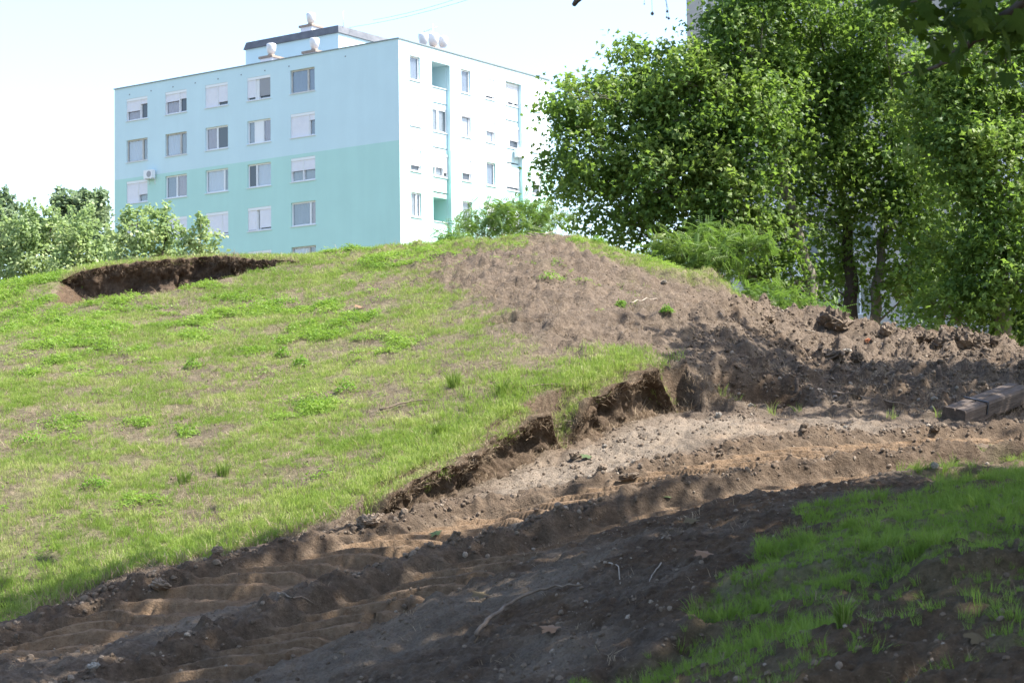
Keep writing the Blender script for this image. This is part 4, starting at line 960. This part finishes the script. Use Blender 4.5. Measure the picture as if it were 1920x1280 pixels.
def weed(r, n, rad, h, s0):
    V = []; Fs = []
    for k in range(n):
        a = r.uniform(0, 6.283); q = rad * math.sqrt(r.random()); z = h * (1 - (q / rad) ** 2) * r.uniform(.35, 1.05)
        c = np.array((q * math.cos(a), q * math.sin(a), z)); n_ = np.array((math.cos(a) * .5, math.sin(a) * .5, 1)) + r.normal(size=3) * .5; n_ /= np.linalg.norm(n_)
        t = np.cross(n_, r.normal(size=3)); t /= np.linalg.norm(t); b = np.cross(n_, t); s = s0 * r.uniform(.6, 1.3); o = len(V)
        V += [c, c + t * s + b * s * .35, c + t * s * 2, c + t * s - b * s * .35]; Fs.append((o, o + 1, o + 2, o + 3))
    return V, Fs
def crumb(r, flat=.75):
    V = []; Fs = []; n = 7
    rows = [(-.9, .45), (-.35, .95), (.3, .9), (.8, .5)]
    for (z, q) in rows:
        for k in range(n): 
            a = 6.283 * k / n; s = q * r.uniform(.75, 1.2); V.append((s * math.cos(a), s * math.sin(a), z * flat * r.uniform(.85, 1.15)))
    for i in range(3):
        for k in range(n): Fs.append((i * n + k, i * n + (k + 1) % n, (i + 1) * n + (k + 1) % n, (i + 1) * n + k))
    Fs.append(tuple(range(n))[::-1]); Fs.append(tuple(3 * n + k for k in range(n)))
    return V, Fs
GI = dict(attr='tint', atype='INSTANCER')
M_GR = leaf_mat('grass_blades', [(0, (.12, .195, .030)), (.45, (.205, .285, .060)), (.8, (.31, .35, .11)), (1, (.45, .43, .22))], .38, (.36, .52, .07), .55, .25, **GI)
M_WD = leaf_mat('weed_leaves', [(0, (.085, .160, .020)), (.5, (.150, .250, .035)), (1, (.26, .34, .07))], .40, (.32, .52, .05), .55, .25, **GI)
M_ST = leaf_mat('dry_straw', [(0, (.16, .115, .075)), (.5, (.27, .205, .14)), (1, (.42, .34, .24))], .15, (.4, .3, .2), .8, .15, **GI)
M_CR = leaf_mat('soil_crumbs', [(0, (.070, .052, .038)), (.6, (.145, .112, .084)), (.9, (.22, .178, .138)), (1, (.36, .32, .27))], .0, (.2, .2, .2), .95, .1, **GI)
lr = np.random.default_rng(99)
kinds = {'grass': [], 'weed': [], 'long': [], 'straw': [], 'crumb': []}
for k in range(5): lib_obj(kinds['grass'], 'tuft', *tuft(lr, 16, .025, .085, .075, .0028, .8), M_GR)
for k in range(4): lib_obj(kinds['weed'], 'weed', *weed(lr, 34, .095, .06, .016), M_WD)
for k in range(4): lib_obj(kinds['long'], 'long_tuft', *tuft(lr, 20, .08, .22, .07, .0038, .6), M_GR)
for k in range(4): lib_obj(kinds['straw'], 'straw', *tuft(lr, 12, .004, .030, .09, .0022, 4.0), M_ST)
for k in range(5): lib_obj(kinds['crumb'], 'crumb', *crumb(lr), M_CR)
for k_, L in kinds.items():
    c_ = bpy.data.collections.new('strewn_' + k_)
    for i, o in enumerate(L): o.name = '%s_%02d' % (k_, i); c_.objects.link(o)
    kinds[k_] = (c_, len(L))
def strew(name, label, kind, X, Y, Z, scl, tint, seed, tilt=.25):
    r = np.random.default_rng(seed); n = len(X)
    me = bpy.data.meshes.new(name); me.vertices.add(n); me.vertices.foreach_set('co', np.c_[X, Y, Z].astype(np.float32).ravel())
    def fa(nm, tp, arr):
        a = me.attributes.new(nm, tp, 'POINT'); a.data.foreach_set('vector' if tp == 'FLOAT_VECTOR' else 'value', np.asarray(arr).ravel())
    fa('rot', 'FLOAT_VECTOR', np.c_[r.normal(size=n) * tilt, r.normal(size=n) * tilt, r.uniform(0, 6.283, n)].astype(np.float32))
    fa('scl', 'FLOAT', scl.astype(np.float32)); fa('tint', 'FLOAT', np.clip(tint, 0, 1).astype(np.float32)); fa('pick', 'INT', r.integers(0, kinds[kind][1], n).astype(np.int32))
    me.update(); o = new_obj(name, me); tag(o, label, kind if kind != 'long' else 'grass', kind='stuff')
    ng = bpy.data.node_groups.new('strew_' + name, 'GeometryNodeTree')
    ng.interface.new_socket('Geometry', in_out='INPUT', socket_type='NodeSocketGeometry'); ng.interface.new_socket('Geometry', in_out='OUTPUT', socket_type='NodeSocketGeometry')
    N = ng.nodes; L = ng.links
    gi = N.new('NodeGroupInput'); go = N.new('NodeGroupOutput'); ip = N.new('GeometryNodeInstanceOnPoints'); ci = N.new('GeometryNodeCollectionInfo')
    ci.inputs['Collection'].default_value = kinds[kind][0]; ci.inputs['Separate Children'].default_value = True; ci.inputs['Reset Children'].default_value = True
    def na(nm, tp):
        a = N.new('GeometryNodeInputNamedAttribute'); a.data_type = tp; a.inputs['Name'].default_value = nm; return a.outputs['Attribute']
    L.new(gi.outputs[0], ip.inputs['Points']); L.new(ci.outputs[0], ip.inputs['Instance']); ip.inputs['Pick Instance'].default_value = True
    L.new(na('pick', 'INT'), ip.inputs['Instance Index']); L.new(na('rot', 'FLOAT_VECTOR'), ip.inputs['Rotation']); L.new(na('scl', 'FLOAT'), ip.inputs['Scale'])
    L.new(ip.outputs[0], go.inputs[0])
    md = o.modifiers.new('strew', 'NODES'); md.node_group = ng
    return o
def sample(n, y0, y1, seed, um=.30):
    """points even in plan over the part of the place that can be seen"""
    r = np.random.default_rng(seed)
    Y = np.sqrt(r.uniform(y0 * y0, y1 * y1, n)); X = r.uniform(-um, um, n) * Y
    return X, Y, r
X, Y, r = sample(330000, 7.5, 34, 200)
m = lookup(X, Y, ['z', 'g', 'px', 'py', 'eb', 'soilR', 'bank', 'far', 'k1', 'k2']); z, g = m['z'], m['g']; lowl = sstep(2.2, .3, m['eb']) * (m['eb'] > 0)
broad = sstep(-.05, .25, fbm(X, Y, .8, 4, 210, .7) + .35 * sstep(420, 60, m['px']) * sstep(880, 650, m['py']) - .1) * (1 - lowl) * (m['eb'] > 0)
dry = fbm(X, Y, 1.7, 3, 211)
u_ = r.random(len(X))
onhill = m['eb'] > 0
fine = fbm(X, Y, 3.0, 2, 212)
sel = onhill & (u_ < g ** 1.5 * .66 * (1 - .75 * broad) * np.clip(.8 + 1.2 * fine, .05, 1))
strew('short_grass', 'short sparse grass over the sunlit mound', 'grass', X[sel], Y[sel], z[sel], (.40 + .5 * r.random(len(X)) + .25 * lowl)[sel], (.47 + .55 * dry + .25 * r.normal(size=len(X)) * .6 + .15 * (m['soilR']))[sel], 1)
sel2 = onhill & ~sel & (u_ < g * (.24 + .50 * broad) * np.clip(.55 + 2.2 * fbm(X, Y, 2.0, 3, 213), 0, 1))
strew('low_weeds', 'low leafy weeds in bright patches on the mound', 'weed', X[sel2], Y[sel2], z[sel2], (.45 + .8 * r.random(len(X)) ** 2 + .35 * broad)[sel2], (.5 + .3 * dry + .18 * r.normal(size=len(X)))[sel2], 2)
sel3 = onhill & ~sel & ~sel2 & (u_ < .30 * lowl * g + .012 * g)
strew('long_grass', 'longer grass along the foot of the mound', 'long', X[sel3], Y[sel3], z[sel3], (.35 + .5 * r.random(len(X)))[sel3], (.56 + .45 * dry + .18 * r.normal(size=len(X)))[sel3], 3)
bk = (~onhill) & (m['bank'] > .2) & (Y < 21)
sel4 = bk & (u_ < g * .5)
strew('bank_grass', 'tall green grass on the shaded near bank', 'long', X[sel4], Y[sel4], z[sel4], (.19 + .36 * r.random(len(X)) ** 1.5 * np.clip(.7 + 1.2 * fine, .2, 1.6))[sel4], (.04 + .3 * dry + .16 * r.normal(size=len(X)))[sel4], 4)  # low tint: part of the bank's shade is in the blade colour
edge = np.exp(-((m['eb'] - .12) / .16) ** 2) * sstep(1500, 1300, m['px'])
sel5 = (u_ > .3) & (r.random(len(X)) < np.where(onhill, .075 * (1 - .3 * g) + .4 * edge, .003 + .008 * m['bank'])) & (m['far'] < .1)
strew('dry_straw', 'dry straw and root threads on the bare soil', 'straw', X[sel5], Y[sel5], z[sel5] + .005, (.5 + .8 * r.random(len(X)) + .4 * edge)[sel5], (.45 + .25 * r.normal(size=len(X)) - .2 * (m['bank']))[sel5], 5, .35)
lipr = np.random.default_rng(230); LV = np.concatenate([FACE1[26:33].reshape(-1, 3), FACE2[26:33].reshape(-1, 3)])
pk = LV[lipr.integers(0, len(LV), 1500)]; strew('lip_straw', 'dry roots and straw hanging over the dug brinks', 'straw', pk[:, 0], pk[:, 1], pk[:, 2], .4 + .8 * lipr.random(len(pk)), .30 + .25 * lipr.normal(size=len(pk)), 8, .9)
LV = np.concatenate([FACE1[31:].reshape(-1, 3), FACE1[33:].reshape(-1, 3), FACE2[31:].reshape(-1, 3)]); pk = LV[lipr.integers(0, len(LV), 6000)] + lipr.normal(size=(6000, 3)) * np.array([.05, .05, 0])
strew('lip_grass', 'short grass along the dug brinks', 'grass', pk[:, 0], pk[:, 1], pk[:, 2], .5 + .6 * lipr.random(len(pk)), .65 + .25 * lipr.normal(size=len(pk)), 9, .35)
X, Y, r = sample(190000, 8, 33, 300)
m = lookup(X, Y, ['z', 'g', 'px', 'py', 'eb', 'soilR', 'bank', 'far', 'k1', 'k2', 'a1', 'a2']); z = m['z']; u_ = r.random(len(X))
foot = np.exp(-((m['eb'] + .35) / .3) ** 2) * (m['px'] > 600)
bermz = np.exp(-((m['a1'] - .52) / .16) ** 2) + np.exp(-((m['a2'] - .52) / .16) ** 2)
bermz = np.where(m['eb'] < 0, np.clip(bermz, 0, 1), 0) * (1 - m['bank'])
pr = np.where(m['eb'] > 0, .03 + .40 * m['soilR'] + .07 * (1 - m['g']), .22 * (1 - .6 * m['bank']) + .35 * foot + .55 * bermz) * (1 - .8 * m['k1']) * (1 - .6 * m['k2'])
pr = pr * np.clip(.7 + 1.4 * fbm(X, Y, 1.4, 3, 310), .1, 1.5)
sel = u_ < pr
sz = .006 + .020 * r.random(len(X)) ** 4 * np.where(m['eb'] > 0, .6, 1) + .03 * np.maximum(m['soilR'], bermz) * r.random(len(X)) ** 3
strew('soil_crumbs', 'crumbs of soil and gravel strewn over track and bare slope', 'crumb', X[sel], Y[sel], z[sel] + .2 * sz[sel], sz[sel], np.minimum(.48 + .22 * r.normal(size=len(X)), .93)[sel], 6, .6)
# ------------------------------------------------------------------ single things lying on the soil
M_CLOD = noise_mat('dark_soil_clod', (.060, .045, .033), (.17, .130, .095), 9, .95, .03, 22)
M_CLODL = noise_mat('dry_soil_clod', (.12, .09, .065), (.26, .205, .155), 9, .95, .03, 22)
M_STONE = noise_mat('pale_stone', (.20, .18, .155), (.36, .33, .285), 14, .8, .01, 30)
M_BRICK = noise_mat('brick_fragment', (.34, .12, .06), (.48, .20, .10), 14, .9, .01, 30)
M_WOOD = noise_mat('weathered_timber', (.050, .038, .031), (.135, .105, .086), 7, .85, .012, 30, stretch=(.25, 3, 3))
M_STRAP = mat('dark_strap', (.03, .032, .04), .5, .4)
M_TWIG = noise_mat('dry_twig', (.10, .075, .055), (.22, .17, .13), 8, .9)
M_TWIGP = noise_mat('pale_twig', (.20, .165, .13), (.34, .29, .235), 8, .9)
def clod(label, px, py, w, h, material, seed, name='soil_clod', cat='clod', group='clods of dug earth', sink=.25, sq=0.0):
    """w, h: size in picture pixels"""
    p = G(px, py); s = p.y / F_PX; r = np.random.default_rng(seed); W, H = w * s * .5, h * s
    V = []; Fs = []; n, rows = 26, 15; o_ = r.uniform(0, 50)
    for i in range(rows):
        f = math.pi * i / (rows - 1)
        for k in range(n):
            a = 2 * math.pi * k / n
            x, y, z_ = math.sin(f) * math.cos(a), math.sin(f) * math.sin(a), math.cos(f)
            if sq:
                e = lambda v: math.copysign(abs(v) ** (1 - sq), v); x, y, z_ = e(x), e(y), e(z_)
            q = 1 + .45 * float(fbm(np.array([x * 1.3 + o_]), np.array([y * 1.3 + z_ * 1.7]), 1.6, 5, seed, .7)[0]) + .10 * r.normal() * (1 if 0 < i < rows - 1 else 0)
            V.append((x * W * q, y * W * .8 * q, (z_ * .5 + .5 - sink) * H * q))
    for i in range(rows - 1):
        for k in range(n): Fs.append((i * n + k, (i + 1) * n + k, (i + 1) * n + (k + 1) % n, i * n + (k + 1) % n))
    mb = MB(); mb.add(V, Fs, 0, False); o = mb.build(name, material); o.location = p; o.rotation_euler = (r.normal() * .1, r.normal() * .1, r.uniform(0, 6))
    return tag(o, label, cat, group)
clod('largest dark clod on the soil lip before the locust bush', 1562, 616, 74, 44, M_CLOD, 1)
clod('rounded brown clod standing on the soil lip below the dark trunk', 1662, 628, 26, 22, M_CLODL, 2, sink=.12)
clod('small clod just left of the rounded clod on the lip', 1640, 630, 15, 14, M_CLODL, 3)
clod('square dark clod in the middle of the dug soil', 1564, 676, 46, 20, M_CLOD, 4, sq=.45)
clod('pointed dark clod beside the square clod', 1606, 676, 28, 20, M_CLOD, 5)
clod('biggest clod of the heap on the lip below the dense plane tree', 1800, 648, 52, 40, M_CLOD, 6)
clod('clod right of the biggest one on the lip heap', 1836, 650, 40, 26, M_CLOD, 61)
clod('clod left of the biggest one on the lip heap', 1766, 650, 38, 24, M_CLOD, 62)
clod('clod at the right end of the soil lip heap', 1862, 644, 24, 20, M_CLOD, 7)
clod('clod left of the broad heap on the lip', 1732, 640, 46, 24, M_CLOD, 8)
clod('pale clod on the soil lip under the locust bush', 1443, 602, 24, 14, M_CLODL, 9)
clod('round dry clod on the slope left of the lip', 1450, 622, 18, 15, M_CLODL, 10)
clod('dark clod lying in the shaded soil behind the timber', 1710, 690, 24, 15, M_CLOD, 11)
clod('low dark clod beside the long stick', 1602, 745, 20, 13, M_CLOD, 12)
clod('dark clod at the right edge of the dug soil', 1916, 690, 20, 18, M_CLOD, 13)
clod('pair of dark lumps on the rut edge before the timber', 1752, 808, 24, 14, M_CLOD, 14)
clod('dark lump on the ridge between the ruts', 1180, 905, 40, 14, M_CLOD, 15)
clod('loose block fallen at the foot of the cut bank', 1130, 880, 20, 12, M_CLODL, 16)
clod('crumbled block below the hole in the cut bank', 1080, 858, 26, 14, M_CLODL, 17)
clod('lump of turf slid down beside the track', 690, 985, 44, 22, M_CLODL, 18)
clod('grey lump by the grass edge low on the mound', 408, 1036, 22, 13, M_CLODL, 19)
clod('lump of earth at the shaded track edge', 300, 1105, 46, 22, M_CLODL, 20)
for (lb, x, y, w, h, mt, sd) in (('orange brick fragment on the dug soil', 1628, 643, 16, 9, M_BRICK, 31), ('yellowish stone lying in front of the timber', 1752, 750, 14, 7, M_STONE, 32), ('white stone behind the timber', 1794, 731, 7, 6, M_STONE, 33),
    ('pale stone at the foot of the bank', 1348, 782, 13, 10, M_STONE, 34), ('grey pebble near the left corner of the track', 175, 1252, 22, 12, M_STONE, 35), ('small white stone on the shaded soil', 1722, 752, 7, 6, M_STONE, 36), ('white flat stone in the dark hollow', 1408, 762, 12, 7, M_STONE, 37),
    ('pale stone on the mound crest slope', 1245, 532, 13, 7, M_STONE, 38), ('flat pale stone on the dug soil', 1588, 660, 20, 7, M_STONE, 39), ('light stone on the track beyond the ridge', 1585, 802, 9, 5, M_STONE, 40), ('pale stone in the grass edge by the track', 1752, 880, 14, 12, M_STONE, 41), ('grey stone lying in the gravel', 1134, 838, 10, 6, M_STONE, 42)):
    clod(lb, x, y, w, h, mt, sd, 'stone' if mt is M_STONE else 'brick_fragment', 'stone' if mt is M_STONE else 'brick', 'stones on the soil', .2)
def stick(label, pts, r0, r1, material, lift=.0, cat='stick', name='stick', group='sticks and roots on the ground', side=None):
    P = [G(x, y) + Vector((0, 0, r0 * .6 + lift)) for (x, y) in pts]; b = P[0].copy(); Q = []; r = np.random.default_rng(int(pts[0][0] * 7 + pts[0][1]))
    for i in range(len(P) - 1):
        for k in range(4): 
            q = P[i].lerp(P[i + 1], k / 4); q.z = max(q.z, float(gz(q.x, q.y)[0]) + r0 * .4); Q.append(q - b + Vector(r.normal(size=3)) * r0 * .35)
    Q.append(P[-1] - b)
    t = empty(name, b); tag(t, label, cat, group)
    m_ = MB(); m_.tube(Q, list(np.linspace(r0, r1, len(Q))), 7); m_.build('stem', material, t)
    if side:
        for (i, dx, dy, dz) in side:
            q = Q[min(i, len(Q) - 1)]; m_ = MB(); m_.tube([q, q + Vector((dx * .5, dy * .5, dz * .6)), q + Vector((dx, dy, dz))], [r1 * .9, r1 * .7, r1 * .4], 5); m_.build('side_twig', material, t)
    return t
stick('long dark stick lying across the shaded dug soil', [(1560,741),(1610,748),(1660,757),(1700,764)], .022, .010, M_TWIG, .02, side=[(5, .12, -.05, .05)])
stick('thin brown stick on the grass, long and slightly bent', [(712,776),(750,764),(785,757),(812,756)], .012, .006, M_TWIG, .03, side=[(6, .1, .05, .05)])
stick('straight brown stick in the grass above the cut bank', [(980,732),(1015,728),(1060,726)], .010, .006, M_TWIG, .03)
stick('curved thick root in the shaded foreground', [(893,1205),(912,1172),(955,1142),(1000,1120),(1045,1108),(1090,1107)], .017, .006, M_TWIG, .03)
stick('forked twig on the dark edge of the left rut', [(520,1120),(548,1130),(565,1128),(590,1142)], .010, .004, M_TWIG, .03, side=[(4, .08, -.1, .08)])
stick('pale root hanging at the right of the foreground soil', [(1142,1060),(1160,1068),(1163,1098)], .006, .004, M_TWIGP, .01)
stick('thin pale root beside the shaded bank', [(1240,1060),(1222,1082),(1218,1095)], .005, .003, M_TWIGP, .01)
stick('light stick on the bare slope below the crest', [(1182,572),(1205,566),(1232,562)], .012, .006, M_TWIGP, .01)
stick('pale bent twig sticking from the very top of the crest', [(1003,441),(1020,444),(1036,438)], .012, .006, M_TWIGP, .03)
stick('pale twig below the bent twig on the crest', [(990,440),(1012,447)], .010, .006, M_TWIGP, .02)
stick('reddish root sticking out of the cut bank', [(1150,738),(1170,760),(1192,784)], .014, .008, M_TWIG, .05)
stick('second reddish root crossing the first on the cut bank', [(1178,733),(1205,752),(1218,756),(1200,780)], .012, .006, M_TWIG, .05)
stick('short pale stick on the dug soil below the largest clod', [(1510,622),(1530,625)], .010, .008, M_TWIGP, .01)
stick('flat splinter of wood near the broken stump', [(1520,731),(1542,733)], .016, .010, M_TWIGP, .01)
stick('pale root hanging down the dug bench wall', [(374,487),(381,500),(383,515)], .012, .006, M_TWIGP, .04)
stick('second pale root hanging at the left of the dug bench', [(158,510),(163,524),(170,538)], .012, .006, M_TWIGP, .04)
def stump(label, px, py, w, h, seed):
    p = G(px, py); s = p.y / F_PX; r = np.random.default_rng(seed); t = empty('broken_post', p); tag(t, label, 'post', 'broken posts')
    R_ = w * s * .5; H_ = h * s; n = 9; V = []; Fs = []
    for j, (zz, q) in enumerate(((-.15, 1.15), (0, 1.1), (.4, .95), (.8, .85))):
        for k in range(n): a = 6.283 * k / n; V.append((R_ * q * math.cos(a), R_ * .7 * q * math.sin(a), H_ * zz))
    top = len(V)
    for k in range(n): a = 6.283 * k / n; V.append((R_ * .6 * math.cos(a), R_ * .45 * math.sin(a), H_ * r.uniform(.85, 1.15)))
    for i in range(4):
        for k in range(n): Fs.append((i * n + k, i * n + (k + 1) % n, (i + 1) * n + (k + 1) % n, (i + 1) * n + k))
    Fs.append(tuple(4 * n + k for k in range(n)))
    m_ = MB(); m_.add(V, Fs); m_.build('post', M_WOOD, t)
stump('short broken post standing in the dug soil behind the timber', 1761, 714, 12, 26, 1)
stump('thin dark broken post left of the long stick', 1494, 732, 8, 26, 2)
stump('small peg leaning at the timber', 1793, 757, 6, 12, 3)
# the old timber lying at the edge of the dug soil
A_ = G(1787, 785); d_ = Vector(at(1902, 741, A_.y + 1.25)) - Vector(at(1787, 785, A_.y)); Lb = 1.75; d_.normalize()
tim = empty('old_timber', A_ + Vector((0, 0, -.02))); tag(tim, 'weathered squared timber with dark straps lying by the track', 'timber')
y_ax = Vector((0, 0, 1)).cross(d_).normalized(); z_ax = d_.cross(y_ax)
tim.rotation_euler = (Matrix((d_, y_ax, z_ax)).transposed() @ Matrix.Rotation(math.radians(14), 3, 'X')).to_euler()
m_ = MB(); n = 15; wv, hv = .15, .14; rr_ = np.random.default_rng(4)
sec = [(-wv, -.06), (-wv, hv - .025), (-wv + .02, hv), (-.02, hv + .004), (-.008, hv - .028), (.006, hv + .002), (wv - .02, hv - .004), (wv, hv - .03), (wv, -.06)]
V = []; Fs = []
for i in range(n + 1):
    for (y_, z_) in sec: V.append((Lb * i / n, y_ + .0015 * rr_.normal(), z_ + .0012 * rr_.normal()))
k_ = len(sec)
for i in range(n):
    for j in range(k_): Fs.append((i * k_ + j, i * k_ + (j + 1) % k_, (i + 1) * k_ + (j + 1) % k_, (i + 1) * k_ + j))
Fs.append(tuple(range(k_))[::-1]); Fs.append(tuple(n * k_ + j for j in range(k_)))
m_.add(V, Fs); m_.build('beam', M_WOOD, tim)
for x_ in (.55,):
    m_ = MB(); m_.box((x_, -wv - .012, hv + .006), (x_ + .03, wv + .012, hv + .018)); m_.box((x_ + .001, -wv - .014, .0), (x_ + .029, -wv - .008, hv + .005)); m_.build('strap', M_STRAP, tim)
p = G(1932, 757); t2 = empty('old_timber', p, .35); tag(t2, 'second timber end lying at the right edge of the view', 'timber')
m_ = MB(); m_.box((-.2, -.12, -.1), (1.4, .12, .06)); o_ = m_.build('beam', M_WOOD, t2)

# single bright weed clumps and tufts on the mound
def leaf_own(name, stops, tcol):
    return leaf_mat(name, stops, .38, tcol, .55, .25)
M_WDO = leaf_own('bright_weed', [(0, (.07, .155, .014)), (.6, (.12, .24, .022)), (1, (.19, .30, .04))], (.26, .48, .03))
M_GRO = leaf_own('green_tuft', [(0, (.08, .14, .02)), (.6, (.14, .21, .04)), (1, (.24, .27, .09))], (.28, .42, .05))
def plant(label, px, py, w, h, seed, kind='weed'):
    p = G(px, py); s = p.y / F_PX; r = np.random.default_rng(seed); W, H = w * s * .5, h * s
    t = empty('weed_clump' if kind == 'weed' else 'grass_tuft', p); tag(t, label, 'plant', 'single plants on the mound')
    if kind == 'weed': V, Fs = weed(r, 260, W, H, .022)
    else: V, Fs = tuft(r, 90, H * .5, H * 1.15, W * .55, .004, .55)
    V = np.array(V); tri = [f[:3] for f in Fs] + [(f[0], f[2], f[3]) for f in Fs if len(f) == 4]
    new_obj('foliage', np_mesh('foliage', V, [np.array(tri)], False, {'r': ('FACE', np.random.default_rng(seed).random(len(tri)))}), M_WDO if kind == 'weed' else M_GRO, t)
    m_ = MB(); m_.tube([(0, 0, -.05), (0, 0, H * .6)], [.006, .003], 5); m_.build('stem', M_WDO if kind == 'weed' else M_GRO, t)
for i, (x, y, w, h, kd, lb) in enumerate([(650,735,44,28,'weed','round bright weed clump casting a shadow low on the mound'), (564,686,36,20,'weed','bright weed clump above the round one'), (362,690,34,22,'weed','weed clump beside the bare patch, middle left of the mound'), (520,572,110,24,'weed','widest weed clump, high on the mound below the dug bench'),
    (851,725,36,32,'tuft','upright grass tuft on the bare part of the slope'), (940,740,36,30,'tuft','upright grass tuft right of its twin, near the cut bank'), (1232,708,44,24,'tuft','grass tuft on the brink above the dark hollow'), (530,668,32,18,'weed','small weed clump left of the bright clump pair'), (820,815,30,26,'tuft','dark grass tuft in the long grass by the cut bank'),
    (345,905,40,24,'tuft','grass tuft at the foot of the mound, left of centre'), (420,890,40,26,'tuft','larger of the two grass tufts at the foot of the mound'), (180,912,60,22,'weed','weed clump low on the left flank of the mound'), (60,830,70,26,'weed','weed clump at the left edge of the mound'), (1120,448,34,14,'weed','weed clump on the skyline right of the crest'), (160,545,30,34,'tuft','tall grass tuft at the foot of the dug bench'), (350,530,26,20,'weed','young weed on the near lip of the dug bench'), (1250,585,24,14,'weed','small weed on the bare slope right of the crest'), (1165,575,22,12,'weed','weed seedling left of the light stick on the bare slope'), (1030,525,60,18,'weed','flat weed patch on the bare slope below the crest'), (1580,1175,40,60,'tuft','tall bright grass tuft in the shaded foreground')]):
    plant(lb, x, y, w, h, 500 + i, kd)
# fallen plane leaves
M_FALL = {'green': mat('fallen_green_leaf', (.055, .085, .028), .7), 'brown': mat('fallen_brown_leaf', (.20, .115, .065), .8), 'pale': mat('fallen_pale_leaf', (.11, .085, .05), .95, .1)}
for i, (x, y, c, lb) in enumerate([(1248,940,'green','green leaf lying on the dark ridge beside the near rut'), (1108,862,'green','green leaf on the gravel at the foot of the bank'), (826,1004,'green','green leaf on the sandy floor of the far rut'), (910,1125,'pale','pale leaf at the edge of the near rut'), (1305,985,'pale','pale leaf on the shaded soil right of the near rut'), (678,580,'brown','orange brown leaf on the upper slope of the mound'), (1330,1050,'brown','brown leaf at the shaded bank edge'), (1045,1190,'brown','brown leaf beside the curved thick root'), (1820,1200,'pale','pale leaf in the shaded foreground grass')]):
    p = G(x, y); rr_ = np.random.default_rng(700 + i); N_ = np.array([[rr_.normal() * .3, -.35, 1]])
    V, Fv, _ = scatter_leaves(np.zeros((1, 3)), N_, .13, LPD, rr_, 0)
    me = np_mesh('fallen_leaf', V, [Fv]); o = new_obj('fallen_leaf', me, M_FALL[c]); o.location = p + Vector((0, 0, .035)); tag(o, lb, 'leaf', 'fallen leaves')
